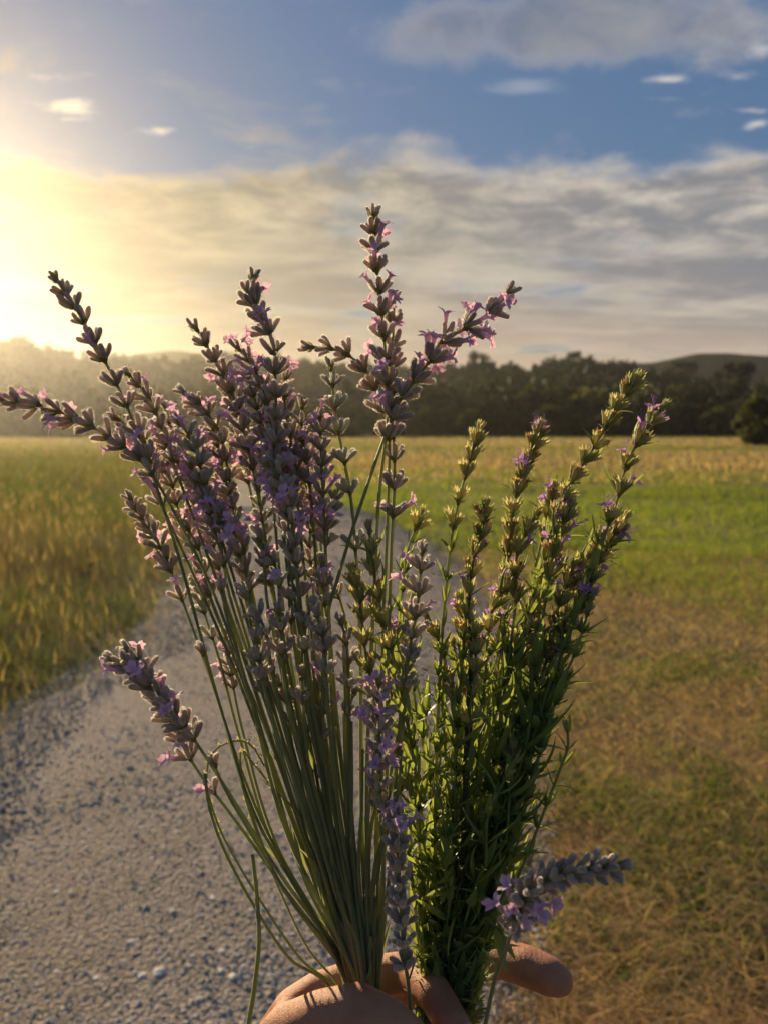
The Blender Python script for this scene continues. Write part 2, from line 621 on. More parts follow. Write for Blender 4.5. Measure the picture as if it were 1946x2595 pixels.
g = obj('loose_gravel', mesh_np('loose_gravel', V.reshape(-1, 3), tris=Fc, mats=[M['pebble']], tint=tint, smooth=False))
tag(g, 'grey and buff pebbles strewn over the gravel track', 'gravel', kind='stuff')

# a few larger pale stones that can be told apart
bm = bmesh.new()
bmesh.ops.create_icosphere(bm, subdivisions=2, radius=1)
for vv in bm.verts:
    vv.co *= 1 + 0.35 * (mnoise.noise(vv.co * 1.3) )
st_me = bpy.data.meshes.new('stone')
bm.to_mesh(st_me)
bm.free()
m, t = new_mat('pale_stone')
tcn = t.n('ShaderNodeTexCoord')
cc = t.mix(t.noise(tcn.outputs['Object'], 3, 5, 0.6), (0.62, 0.55, 0.46), (0.80, 0.74, 0.64))
p = t.n('ShaderNodeBsdfPrincipled')
t.link(cc, p.inputs['Base Color'])
p.inputs['Roughness'].default_value = 0.8
o = t.n('ShaderNodeOutputMaterial')
t.link(p.outputs[0], o.inputs[0])
st_me.materials.append(m)
for (sx_, sy_, s_) in ((125, 1945, 0.011), (285, 2055, 0.012), (345, 2120, 0.017), (310, 2128, 0.011), (210, 2135, 0.010), (155, 1945, 0.008),
                       (375, 1985, 0.009), (60, 1660, 0.010), (240, 1605, 0.011), (390, 1790, 0.010), (460, 1960, 0.011), (480, 2075, 0.010),
                       (100, 1700, 0.009), (330, 1870, 0.008), (505, 2130, 0.012), (430, 2180, 0.010)):
    q = G(sx_, sy_)
    o = obj('stone', st_me, None, Matrix.Translation((q.x, q.y, 0.026 + s_ * 0.1)) @ Matrix.Rotation(random.random() * 6, 4, 'Z') @ Matrix.Diagonal((s_ * random.uniform(0.9, 1.4), s_, s_ * 0.42, 1)))
    tag(o, 'small pale stone lying loose among the darker gravel', 'stone', 'pale stones on the gravel track')


# ------------------------------------------------------------------ grass
def blades(x, y, z, h, wd, lean, colr, segs=2, tipcol=1.0):
    """curved blades as one mesh; every blade its own position, height, bend and colour"""
    n = len(x)
    az = rng.random(n) * 6.283
    dirx, diry = np.cos(az), np.sin(az)
    fa = rng.random(n) * 6.283
    wx, wy = np.cos(fa), np.sin(fa)
    lv = []
    ts = np.linspace(0, 1, segs + 1)
    for tt in ts:
        ox = dirx * lean * h * tt ** 1.8
        oy = diry * lean * h * tt ** 1.8
        oz = h * tt * (1 - 0.25 * lean * tt)
        ww = wd * (1 - 0.85 * tt) * 0.5
        cxx, cyy, czz = x + ox, y + oy, z + oz
        if tt < 1:
            lv.append(np.stack([cxx - wx * ww, cyy - wy * ww, czz], -1))
            lv.append(np.stack([cxx + wx * ww, cyy + wy * ww, czz], -1))
        else:
            lv.append(np.stack([cxx, cyy, czz], -1))
    nv = len(lv)
    V = np.stack(lv, 1)
    base = (np.arange(n) * nv)[:, None]
    qs = np.concatenate([base + np.array([[2 * k, 2 * k + 1, 2 * k + 3, 2 * k + 2]]) for k in range(segs - 1)]) if segs > 1 else None
    ts3 = base + np.array([[2 * segs - 2, 2 * segs - 1, 2 * segs]])
    tint = np.repeat(colr, nv, 0)
    return V.reshape(-1, 3), qs, ts3, tint


M['grass'] = attr_mat('grass_blade', 0.5, tgain=(1.5, 1.5, 0.8))


def scatter(n, y0, y1, wedge=0.62, pad=0.6, power=1.0):
    y = y0 * (y1 / y0) ** (rng.random(n) ** power)
    x = (rng.random(n) * 2 - 1) * (wedge * y + pad)
    return x, y


GREEN = np.array([[0.12, 0.16, 0.028], [0.16, 0.20, 0.036], [0.085, 0.125, 0.024], [0.20, 0.22, 0.046]])
DRY = np.array([[0.34, 0.255, 0.14], [0.43, 0.33, 0.19], [0.24, 0.175, 0.095], [0.31, 0.20, 0.115]])


def pick(pal, n):
    return pal[rng.integers(0, len(pal), n)] * (0.8 + 0.4 * rng.random((n, 1)))


def lerp_col(a, b, f):
    return a * (1 - f[:, None]) + b * f[:, None]


# verge beside the track and the mown field on the right
n = 330000
x, y = scatter(n, 1.6, 34.0)
l, r_ = path_edges(np.minimum(y, PATH_END))
edge_n = (fbm(x, y, 3.0, 21) - 0.5) * 0.5
keep = (x > r_ + edge_n) | (y > PATH_END + 1) & (x > -3)
keep &= ~((x < l))
x, y = x[keep], y[keep]
n = len(x)
# dry strip next to the track gives way to the green field
bound = np.interp(x, [-2, 0.5, 1.4, 2.4, 3.4, 8.0], [12.0, 9.0, 7.4, 6.3, 5.4, 4.0])
green_f = np.clip((y - bound) / 1.6 + 0.3 + (fbm(x, y, 1.1, 4) - 0.5) * 2.2, 0, 1)
near_clump = np.clip((fbm(x, y, 1.5, 31) - 0.505) * 9, 0, 1) * (y < 7)
green_f = np.maximum(green_f, near_clump * 0.85)
far_dry = np.clip((y - 17) / 9 + (fbm(x * 0.35, y, 0.35, 9) - 0.5) * 1.6, 0, 1)
green_f = green_f * (1 - 0.85 * far_dry)
pickg = rng.random(n) < green_f
thin = fbm(x, y, 2.2, 12)
keep = rng.random(n) < np.where(pickg, 1.0, np.clip(0.5 + (thin - 0.40) * 3.2, 0.2, 1))
x, y, pickg, green_f = x[keep], y[keep], pickg[keep], green_f[keep]
n = len(x)
patch = 0.65 + 0.7 * fbm(x * 0.45, y, 0.7, 15)
colr = np.where(pickg[:, None], pick(GREEN * np.array([1.35, 1.3, 1.0]), n), pick(DRY * 1.35, n)) * patch[:, None]
tall = np.clip((fbm(x, y, 0.8, 17) - 0.35) * 2.4, 0.15, 1.2)
h = np.where(pickg, 0.045 + 0.13 * tall * np.clip((y - 3) / 6, 0.25, 1), 0.025 + 0.075 * rng.random(n) * tall) * (0.6 + 0.8 * rng.random(n))
wd = np.where(pickg, 0.0042, 0.0030) * np.clip(y / 5, 0.8, 4.0)
lean = np.where(pickg, 0.25 + 0.6 * rng.random(n), 0.6 + 1.4 * rng.random(n))
V, q, t3, tint = blades(x, y, np.full(n, -0.02), h, wd, lean, colr)
g = obj('field_grass', mesh_np('field_grass', V, q, t3, [M['grass']], tint))
tag(g, 'short green and straw coloured grass beside the gravel track', 'grass', kind='stuff')

# straw lying on the verge and broad-leaved weeds in it
n = 60000
x, y = scatter(n, 1.6, 9.0)
l, r_ = path_edges(y)
keep = x > r_ - 0.05 + (fbm(x, y, 3.0, 21) - 0.5) * 0.6
x, y = x[keep], y[keep]
n = len(x)
V, q, t3, tint = blades(x, y, np.full(n, 0.012), 0.05 + 0.07 * rng.random(n), np.full(n, 0.0042) * np.clip(y / 4, .8, 2), 1.2 + 1.6 * rng.random(n), pick(DRY * np.array([1.45, 1.38, 1.35]), n))
n = 60000
x, y = scatter(n, 1.6, 7.5)
l, r_ = path_edges(y)
gm = np.clip((fbm(x, y, 1.5, 31) - 0.50) * 9, 0, 1)
keep = (x > r_ + 0.05) & (rng.random(n) < gm)
x, y = x[keep], y[keep]
n = len(x)
V2, q2, t2, ti2 = blades(x, y, np.full(n, 0.0) + 0.02 * rng.random(n), 0.012 + 0.035 * rng.random(n), 0.009 + 0.009 * rng.random(n), 0.7 + 0.9 * rng.random(n), pick(GREEN * np.array([0.8, 0.9, 1.1]), n))


def join(parts):
    vs_, qs, ts_, tn, off = [], [], [], [], 0
    for (a, b, c, d) in parts:
        vs_.append(a)
        if b is not None:
            qs.append(b + off)
        ts_.append(c + off)
        tn.append(d)
        off += len(a)
    return np.concatenate(vs_), (np.concatenate(qs) if qs else None), np.concatenate(ts_), np.concatenate(tn)


V, q, t3, tint = join([(V, q, t3, tint), (V2, q2, t2, ti2)])
g = obj('verge_litter', mesh_np('verge_litter', V, q, t3, [M['grass']], tint))
tag(g, 'straw and low broad-leaved weeds on the dry verge', 'weeds', kind='stuff')

# uncut meadow on the left of the track
n = 260000
x, y = scatter(n, 3.0, 46.0, 1.05, 1.2)
l, r_ = path_edges(np.minimum(y, PATH_END))
keep = (x < l + 0.25 - 0.55 * rng.random(n) ** 2 + (fbm(x, y, 2.0, 41) - 0.5) * 0.7) & ((y < PATH_END) | (x < -3 - 0.15 * (y - PATH_END)))
x, y, l = x[keep], y[keep], l[keep]
n = len(x)
into = np.clip((l - x) / 1.5 + (fbm(x, y, 1.6, 49) - 0.5) * 0.6, 0, 1)
h = (0.07 + 0.40 * into * (0.45 + 1.1 * (fbm(x, y, 0.9, 44) - 0.1))) * (0.45 + 0.75 * rng.random(n))
dryf = rng.random(n) < np.clip(0.36 + (fbm(x, y, 0.5, 46) - 0.5) * 1.8, 0.08, 0.85)
colr = np.where(dryf[:, None], pick(DRY * np.array([0.58, 0.60, 0.66]), n), pick(GREEN * np.array([0.85, 0.85, 1.2]), n)) * (0.45 + 0.75 * fbm(x, y, 0.7, 48))[:, None]
wd = np.where(dryf, 0.0032, 0.0050) * np.clip(y / 5, 0.9, 4.5)
lean = 0.3 + 1.0 * rng.random(n)
V, q, t3, tint = blades(x, y, np.full(n, -0.02), h, wd, lean, colr, 3)
# seed heads on some of the dry stalks
ns = 6000
ii = rng.choice(np.where(dryf)[0], min(ns, int(dryf.sum())), replace=False)
sx_, sy_ = x[ii], y[ii]
hs = h[ii] * 1.25 + 0.1
V2, q2, t2, ti2 = blades(sx_, sy_, np.full(len(ii), -0.02), hs, np.full(len(ii), 0.0022) * np.clip(y[ii] / 5, 0.9, 4), 0.12 + 0.15 * rng.random(len(ii)), pick(DRY * 0.75, len(ii)), 2)
V3, q3, t3b, ti3 = blades(sx_, sy_, hs * 0.82, np.full(len(ii), 0.11), np.full(len(ii), 0.009) * np.clip(y[ii] / 6, 0.8, 2.0), np.full(len(ii), 0.4), pick(DRY * 0.8, len(ii)), 2)


def join(parts):
    vs_, qs, ts_, tn, off = [], [], [], [], 0
    for (a, b, c, d) in parts:
        vs_.append(a)
        if b is not None:
            qs.append(b + off)
        ts_.append(c + off)
        tn.append(d)
        off += len(a)
    return np.concatenate(vs_), (np.concatenate(qs) if qs else None), np.concatenate(ts_), np.concatenate(tn)


V, q, t3, tint = join([(V, q, t3, tint), (V2, q2, t2, ti2), (V3, q3, t3b, ti3)])
g = obj('meadow_grass', mesh_np('meadow_grass', V, q, t3, [M['grass']], tint))
tag(g, 'tall uncut meadow grass with seed heads along the track', 'grass', kind='stuff')

# the far field up to the wood
n = 90000
x, y = scatter(n, 20.0, 112.0, 0.75, 3.0, 0.8)
l, r_ = path_edges(np.minimum(y, PATH_END))
keep = ~((y < PATH_END) & (x < r_ + 0.2) & (x > l - 0.2))
x, y = x[keep], y[keep]
n = len(x)
gf = rng.random(n) < np.clip(0.25 + (fbm(x * 0.25, y, 0.12, 51) - 0.45) * 2.5, 0, 0.8)
colr = np.where(gf[:, None], pick(GREEN, n), pick(DRY, n)) * (0.7 + 0.6 * fbm(x * 0.3, y, 0.2, 53))[:, None]
h = (0.10 + 0.28 * rng.random(n) * fbm(x * 0.4, y, 0.25, 55)) * np.where(y > 85, 1.3, 1.0)
V, q, t3, tint = blades(x, y, np.full(n, -0.03), h, 0.02 + y * 0.0011, 0.3 + 0.5 * rng.random(n), colr)
g = obj('far_grass', mesh_np('far_grass', V, q, t3, [M['grass']], tint))
tag(g, 'dry tan grass of the far field below the wood', 'grass', kind='stuff')

# weeds that grow in the gravel
xs_, ys_ = [], []
for (sx_, sy_, rr, k) in ((440, 1490, 0.10, 60), (400, 1800, 0.05, 60), (320, 1890, 0.05, 45), (120, 2020, 0.06, 50), (180, 1940, 0.05, 40), (150, 2140, 0.05, 40), (560, 1420, 0.2, 80), (350, 1660, 0.10, 60), (250, 1700, 0.08, 30), (620, 1500, 0.3, 80)):
    q_ = G(sx_, sy_)
    k, rr = k * 3, rr * 1.5
    xs_.append(q_.x + rng.normal(0, rr, k))
    ys_.append(q_.y + rng.normal(0, rr * 1.3, k))
x, y = np.concatenate(xs_), np.concatenate(ys_)
n = len(x)
V, q, t3, tint = blades(x, y, np.full(n, 0.012), 0.015 + 0.03 * rng.random(n), np.full(n, 0.004), 0.8 + 0.8 * rng.random(n), np.where((rng.random(n) < 0.6)[:, None], pick(GREEN, n), pick(DRY, n)))
g = obj('track_weeds', mesh_np('track_weeds', V, q, t3, [M['grass']], tint))
tag(g, 'sparse low weeds growing in the gravel of the track', 'weeds', kind='stuff')

# ================================================================== wood and hills
M['foliage'] = attr_mat('tree_foliage', 0.30, 0.75, 0.15, (1.3, 1.25, 0.6))
m, t = new_mat('bark')
tcn = t.n('ShaderNodeTexCoord')
cc = t.mix(t.noise(tcn.outputs['Object'], 6, 5, 0.7), (0.035, 0.026, 0.018), (0.10, 0.08, 0.055))
p = t.n('ShaderNodeBsdfPrincipled')
t.link(cc, p.inputs['Base Color'])
p.inputs['Roughness'].default_value = 0.95
o = t.n('ShaderNodeOutputMaterial')
t.link(p.outputs[0], o.inputs[0])
M['bark'] = m

m, t = new_mat('wooded_hill')
pos = ground_colour_nodes(t)
c1 = t.noise(pos, 0.05, 6, 0.7)
c2 = t.noise(pos, 0.25, 4, 0.7)
cc = t.mix(t.mr(c1, 0.35, 0.65), (0.022, 0.032, 0.013), (0.055, 0.065, 0.024))
cc = t.mix(t.m('MULTIPLY', c2, 0.5), cc, (0.02, 0.026, 0.012))
p = t.n('ShaderNodeBsdfPrincipled')
t.link(cc, p.inputs['Base Color'])
p.inputs['Roughness'].default_value = 1.0
p.inputs['Specular IOR Level'].default_value = 0.0
bp = t.n('ShaderNodeBump')
bp.inputs['Strength'].default_value = 1.0
bp.inputs['Distance'].default_value = 4.0
t.link(c2, bp.inputs['Height'])
t.link(bp.outputs[0], p.inputs['Normal'])
o = t.n('ShaderNodeOutputMaterial')
t.link(p.outputs[0], o.inputs[0])
M['hill'] = m


def crown_arrays(nclump, nleaf, leaf, h0, h1, rad, seed, base_col):
    """leaf clumps spread through a crown of uneven outline"""
    r = np.random.default_rng(seed)
    vs_, tn = [], []
    hc, hh = (h0 + h1) / 2, (h1 - h0) / 2
    for k in range(nclump):
        th = r.random() * 6.283
        cz = r.uniform(-0.95, 0.95)
        rr = math.sqrt(max(0, 1 - cz * cz * 0.92)) * r.uniform(0.35, 0.95)
        if cz > 0:
            rr *= 0.92
        c = np.array([math.cos(th) * rr * rad, math.sin(th) * rr * rad, hc + cz * hh])
        cr = rad * r.uniform(0.16, 0.36)
        d = r.normal(size=(nleaf, 3))
        d /= np.linalg.norm(d, axis=1)[:, None]
        pts = c + d * cr * (r.random((nleaf, 1)) ** 0.35) * np.array([1, 1, 0.8])
        a = r.normal(size=(nleaf, 3))
        a /= np.linalg.norm(a, axis=1)[:, None]
        b = np.cross(a, r.normal(size=(nleaf, 3)))
        b /= np.linalg.norm(b, axis=1)[:, None]
        s = leaf * r.uniform(0.5, 1.1, (nleaf, 1))
        vs_.append(np.stack([pts - a * s, pts - b * s * 0.6, pts + a * s, pts + b * s * 0.6], 1))
        cl = np.array(base_col) * r.uniform(0.7, 1.35)
        tn.append(np.repeat((cl * r.uniform(0.75, 1.25, (nleaf, 1))), 4, 0))
    V = np.concatenate(vs_).reshape(-1, 3)
    Q = np.arange(len(V)).reshape(-1, 4)
    return V, Q, np.concatenate(tn)


def trunk_mesh(name, h, r0, seed, crown_r):
    rr = random.Random(seed)
    a = Acc()
    pts = [Vector((0.02 * h * math.sin(k * 1.3 + seed) * k / 6, 0.02 * h * math.cos(k * 1.7 + seed) * k / 6, h * 0.8 * k / 6 - (0.15 if k == 0 else 0))) for k in range(7)]
    a.tube(pts, [r0 * (1 - 0.12 * k) * (1.25 if k == 0 else 1) for k in range(7)], 7)
    for k in range(7):
        th = rr.random() * 6.283
        b = pts[2 + k % 4]
        e = b + Vector((math.cos(th), math.sin(th), rr.uniform(0.5, 1.0))) * crown_r * 0.6
        a.tube([b, b.lerp(e, 0.5) + Vector((0, 0, -0.03 * h)), e], [r0 * 0.45, r0 * 0.3, r0 * 0.12], 5)
    return a.mesh(name, [M['bark']])


tree_kinds = []
for k, (h, rad, low_, bc) in enumerate(((9.5, 3.4, 0.7, (0.030, 0.042, 0.016)), (8.0, 3.8, 0.4, (0.046, 0.058, 0.018)), (9.6, 3.5, 0.9, (0.026, 0.038, 0.016)), (5.0, 2.9, 0.15, (0.072, 0.082, 0.024)))):  # last kind: leaf colour brightened so its crown looks sunlit
    V, Q, T = crown_arrays(46, 75, 0.30, low_, h, rad, 100 + k, bc)
    tree_kinds.append((h, trunk_mesh('trunk', h, 0.16 + 0.012 * h, k, rad), mesh_np('crown', V, Q, mats=[M['foliage']], tint=T)))


def tree(k, x, y, z, s, label, group, name='tree', rz=None):
    o = bpy.data.objects.new(name, None)
    o.empty_display_size = 0.3
    col.objects.link(o)
    o.location = (x, y, z)
    o.rotation_euler = (0, 0, random.random() * 6.283 if rz is None else rz)
    o.scale = (s * random.uniform(0.9, 1.15), s * random.uniform(0.9, 1.15), s)
    obj('trunk', tree_kinds[k][1], o)
    obj('crown', tree_kinds[k][2], o)
    tag(o, label, 'tree', group)
    return o


# rising ground under the wood
def sky_line(xpix):
    """height of the wood's outline in photograph rows (1659 scale) at a column"""
    return np.interp(xpix, [-900, -300, 0, 60, 130, 200, 300, 420, 520, 620, 700, 800, 900, 1000, 1030, 1060, 1130, 1200, 1240, 1300, 1360, 1420, 1500, 1560, 1700, 2100, 2600],
                     [720, 728, 737, 740, 752, 765, 772, 776, 772, 778, 782, 788, 790, 788, 780, 792, 788, 776, 776, 780, 792, 805, 815, 822, 828, 830, 830])


def row_to_elev(yr):
    return math.atan2((920.5 - yr) * K, FPX)


WOOD_D = 230.0
xs = np.linspace(-330, 330, 111)
ys = np.linspace(104, 420, 60)
XX, YY = np.meshgrid(xs, ys)
col_pix = (XX / np.maximum(YY, 1) * FPX + 973) / K
top = np.tan(np.vectorize(row_to_elev)(sky_line(col_pix))) * YY + CAMZ
ridge = np.maximum(top - 8.8, 2.0)
ramp = np.clip((YY - 118) / (WOOD_D - 118), 0, 1) ** 1.15
back = np.clip((YY - WOOD_D) / 120, 0, 1)
WZ = ridge * np.where(YY < WOOD_D, ramp, 1 - 0.35 * back) - 0.9 * (YY < 125) + 0.6 * (fbm(XX, YY, 0.05, 61) - 0.5)
idx = np.arange(XX.size).reshape(XX.shape)
quads = np.stack([idx[:-1, :-1], idx[:-1, 1:], idx[1:, 1:], idx[1:, :-1]], -1).reshape(-1, 4)
g = obj('wooded_slope', mesh_np('wooded_slope', np.stack([XX, YY, WZ], -1), quads, mats=[M['hill']]))
tag(g, 'low slope behind the field covered by dark trees', 'slope', kind='structure')


def slope_z(x, y):
    cp = (x / y * FPX + 973) / K
    tp = math.tan(row_to_elev(float(sky_line(cp)))) * y + CAMZ
    rg = max(tp - 8.8, 2.0)
    rp = min(max((y - 118) / (WOOD_D - 118), 0), 1) ** 1.15
    return rg * rp - (0.9 if y < 125 else 0)


# edge of the wood: trees standing along the far side of the field
LAB = ['dark round-headed tree in the row along the wood edge', 'broad olive green tree in the row along the wood edge', 'very dark full-crowned tree in the row along the wood edge', 'low bushy yellow-green tree tinted as sunlit in front of the wood edge']
x = -78.0
k = 0
while x < 82:
    kk = [0, 3, 1, 2, 3, 0, 1, 3][k % 8]
    yy = random.uniform(104, 110) if kk == 3 else random.uniform(109, 116)
    tree(kk, x, yy, -0.2, random.uniform(0.42, 0.58) if kk != 3 else random.uniform(0.55, 0.85), LAB[kk], 'trees along the edge of the wood')
    x += random.uniform(1.5, 2.6)
    k += 1
# trees that rise over the outline of the wood
for (sx_, top_, dd, kk, lab) in ((1032, 768, 205, 2, 'tall tree rising above the middle of the wood'), (1582, 784, 165, 0, 'round tree standing up above the lower end of the wood'),
                                 (1235, 768, 225, 1, 'broad crown on the highest part of the wood'), (1470, 788, 215, 1, 'crown standing up where the wood slopes down'), (60, 732, 225, 0, 'tree on the sunlit hilltop')):
    r_ = ray(sx_, 900)
    xx = r_.x / r_.y * dd
    zt = math.tan(row_to_elev(top_)) * dd + CAMZ
    zb = slope_z(xx, dd) - 0.3
    tree(kk, xx, dd, zb, max(zt - zb, 4) / tree_kinds[kk][0], lab, None)
# single small tree in the field
q = G(1632, 968)
q = q * (60.0 / q.y)
tree(3, q.x + 0.2, 60.0, -0.05, 0.74, 'small round green tree standing alone in the field before the wood', None, 'field_tree', 1.0)
tree(3, q.x + 3.3, 62.5, -0.05, 0.78, 'bushy tree beside the small round field tree', None, 'field_tree', 2.2)

# the wood itself behind its edge
crowns = [crown_arrays(22, 24, 0.75, 0.3, hh_, rr_, 300 + i, bc_) for i, (hh_, rr_, bc_) in enumerate(((9.0, 4.2, (0.024, 0.034, 0.014)), (8.2, 4.8, (0.036, 0.046, 0.017)), (9.3, 4.0, (0.020, 0.030, 0.013)), (7.5, 4.4, (0.085, 0.090, 0.026))))]  # lightest crown colour paints in the band of sunlit olive treetops
vs_, qs_, ts_, off = [], [], [], 0
for i in range(980):
    yy = 116 + (WOOD_D + 16 - 116) * random.random() ** 0.8 if i < 760 else random.uniform(WOOD_D - 16, WOOD_D + 8)
    xx = random.uniform(-0.72, 0.72) * yy
    kk = random.choice((0, 0, 1, 2, 2, 3)) if yy < 190 else random.choice((0, 1, 2))
    V, Q, T = crowns[kk]
    a = random.random() * 6.283
    s = random.uniform(0.75, 1.1) if i < 760 else random.uniform(0.92, 1.04)
    Rm = np.array([[math.cos(a), -math.sin(a), 0], [math.sin(a), math.cos(a), 0], [0, 0, 1]]) * s
    vs_.append(V @ Rm.T + np.array([xx, yy, slope_z(xx, yy) - 0.4]))
    qs_.append(Q + off)
    ts_.append(T * random.uniform(0.75, 1.3))
    off += len(V)
g = obj('wood', mesh_np('wood', np.concatenate(vs_), np.concatenate(qs_), mats=[M['foliage']], tint=np.concatenate(ts_)))
tag(g, 'dense dark mixed wood covering the slope behind the field', 'wood', kind='stuff')


def far_hill(name, dist, depth, prof, label, seed):
    """a long hill whose crest follows the given outline"""
    px, py = [a for a, b in prof], [b for a, b in prof]
    xs = np.linspace(px[0], px[-1], 90)
    rows = []
    for j in range(13):
        f = j / 12
        yy = dist + (f - 0.5) * depth
        for xp in xs:
            e = math.tan(row_to_elev(float(np.interp(xp, px, py))))
            hgt = (e * dist + CAMZ) * max(0, 1 - (abs(f - 0.5) * 2) ** 1.7)
            X = (xp * K - 973) / FPX * yy
            hgt += (float(fbm(X, yy, 0.012, seed)) - 0.5) * 5 * (1 - abs(f - 0.5) * 2)
            rows.append((X, yy, hgt - 4 * abs(f - 0.5) * 2))
    n_x = len(xs)
    idx = np.arange(13 * n_x).reshape(13, n_x)
    quads = np.stack([idx[:-1, :-1], idx[:-1, 1:], idx[1:, 1:], idx[1:, :-1]], -1).reshape(-1, 4)
    o = obj(name, mesh_np(name, rows, quads, mats=[M['hill']]))
    tag(o, label, 'hill', kind='structure')


far_hill('far_hill', 470, 120, [(900, 815), (1180, 812), (1340, 788), (1400, 786), (1450, 776), (1500, 767), (1560, 765), (1640, 768), (1760, 775), (1950, 800), (2300, 815)], 'blue hazy hill far beyond the lower end of the wood', 71)
far_hill('far_hill', 400, 100, [(-100, 800), (150, 780), (250, 772), (320, 764), (380, 761), (440, 770), (520, 766), (560, 774), (700, 790), (820, 815)], 'hazy hill far beyond the sunlit wood', 73)
far_hill('far_hill', 345, 70, [(-1500, 790), (-900, 745), (-400, 738), (-150, 732), (20, 738), (60, 745), (130, 756), (200, 780), (320, 800)], 'wooded hill fading into the glow of the low sun', 75)

# ------------------------------------------------------------------ haze
bm = bmesh.new()
bmesh.ops.create_cube(bm, size=1)
me = bpy.data.meshes.new('haze')
bm.to_mesh(me)
bm.free()
hz = obj('haze', me, None, Matrix.Translation((0, 300, 25.5)) @ Matrix.Diagonal((2200, 1220, 53, 1)))
m, t = new_mat('haze_air')
pvn = t.n('ShaderNodeVolumePrincipled')
pvn.inputs['Color'].default_value = (1.0, 0.95, 0.86, 1)
pvn.inputs['Density'].default_value = 0.00030
pvn.inputs['Anisotropy'].default_value = 0.79
o = t.n('ShaderNodeOutputMaterial')
t.link(pvn.outputs[0], o.inputs['Volume'])
me.materials.append(m)
tag(hz, 'thin warm evening haze over the field', 'haze', kind='stuff')

# ================================================================== flower pieces (each mesh is shared by all its copies)
def ring_shell(prof, seg, ribs=0, amp=0.0, bend=0.0, closed_top=True):
    vs_, fs = [], []
    for (z, r) in prof:
        for k in range(seg):
            th = 2 * math.pi * k / seg
            rr = r * (1 + amp * math.cos(ribs * th))
            vs_.append(Vector((rr * math.cos(th) + bend * z * z, rr * math.sin(th), z)))
    n = len(prof)
    for i in range(n - 1):
        for k in range(seg):
            k2 = (k + 1) % seg
            fs.append((i * seg + k, i * seg + k2, (i + 1) * seg + k2, (i + 1) * seg + k))
    if closed_top:
        fs.append(tuple((n - 1) * seg + k for k in range(seg)))
    return vs_, fs


MM = 0.001


def calyx_mesh(seed, mat):
    rr = random.Random(seed)
    a = Acc()
    L = 7.0 * rr.uniform(0.92, 1.08)
    prof = [(0, .34), (.10 * L, .60), (.28 * L, .84), (.52 * L, 1.04), (.78 * L, 1.08), (.92 * L, .88), (.985 * L, .45), (L, .12)]
    vs_, fs = ring_shell([(z * MM, r * MM) for z, r in prof], 12, 6, 0.07, rr.uniform(8, 26))
    a.add(vs_, fs, 0)
    for k in range(620):        # the felt of short hairs
        th = rr.random() * 6.283
        z = L * rr.uniform(0.08, 1.0)
        r = np.interp(z, [p_[0] for p_ in prof], [p_[1] for p_ in prof])
        nrm = Vector((math.cos(th), math.sin(th), 0.35 + 1.2 * (z / L) ** 4)).normalized()
        p0 = Vector((math.cos(th) * r, math.sin(th) * r, z)) * MM
        p0.x += 17 * p0.z * p0.z
        tn = Vector((-math.sin(th), math.cos(th), rr.uniform(-1, 1))).normalized()
        ln = rr.uniform(0.4, 0.95) * MM
        a.add([p0 - tn * 0.05 * MM, p0 + tn * 0.05 * MM, p0 + nrm * ln + tn * rr.uniform(-.1, .1) * MM], [(0, 1, 2)], 1)
    return a.mesh('calyx', [mat, M['fuzz']])


def petal(a, base, direc, up, ln, wd, cup, rr, mi=0, ns=4, nw=4):
    """one lobe: a small cupped sheet with a rounded, slightly wavy edge"""
    direc = direc.normalized()
    side = direc.cross(up).normalized()
    nrm = side.cross(direc).normalized()
    vs_, fs = [], []
    for i in range(ns + 1):
        t_ = i / ns
        wv = wd * math.sin(math.pi * (0.16 + 0.72 * t_)) ** 0.8
        for j in range(nw + 1):
            s_ = j / nw * 2 - 1
            vs_.append(base + direc * ln * t_ * (1 - 0.18 * s_ * s_ * t_) + side * s_ * wv * 0.5 + nrm * (cup * ln * (t_ * t_ - 0.6 * s_ * s_ * 0.3) + rr.uniform(-.05, .05) * ln))
    for i in range(ns):
        for j in range(nw):
            b = i * (nw + 1) + j
            fs.append((b, b + 1, b + nw + 2, b + nw + 1))
    a.add(vs_, fs, mi)


def corolla_mesh(seed, size=1.0):
    """lavender flower: tube, two-lobed upper lip, three-lobed lower lip; sits on the calyx tip"""
    rr = random.Random(seed)
    a = Acc()
    s = MM * size
    vs_, fs = ring_shell([(5.2 * s, .65 * s), (7.2 * s, .8 * s), (8.6 * s, 1.0 * s), (9.3 * s, 1.35 * s)], 9, 0, 0, 6, False)
    a.add(vs_, fs, 0)
    top = Vector((6 * (9.0 * s) ** 2, 0, 9.0 * s))
    for ang, ln, wd, out in ((-.38, 3.7, 3.1, .75), (.38, 3.7, 3.1, .75), (2.15, 2.6, 2.2, 1.3), (3.14, 2.9, 2.4, 1.2), (-2.15, 2.6, 2.2, 1.3)):
        d = Vector((math.cos(ang), math.sin(ang), 0))
        ax = (d * out * rr.uniform(.8, 1.2) + Vector((0, 0, rr.uniform(.55, .95)))).normalized()
        petal(a, top + d * 0.9 * s, ax, Vector((0, 0, 1)) - d * 0.3, ln * s * rr.uniform(.85, 1.15), wd * s, rr.uniform(-.4, -.1), rr)
    return a.mesh('corolla', [M['corolla']])


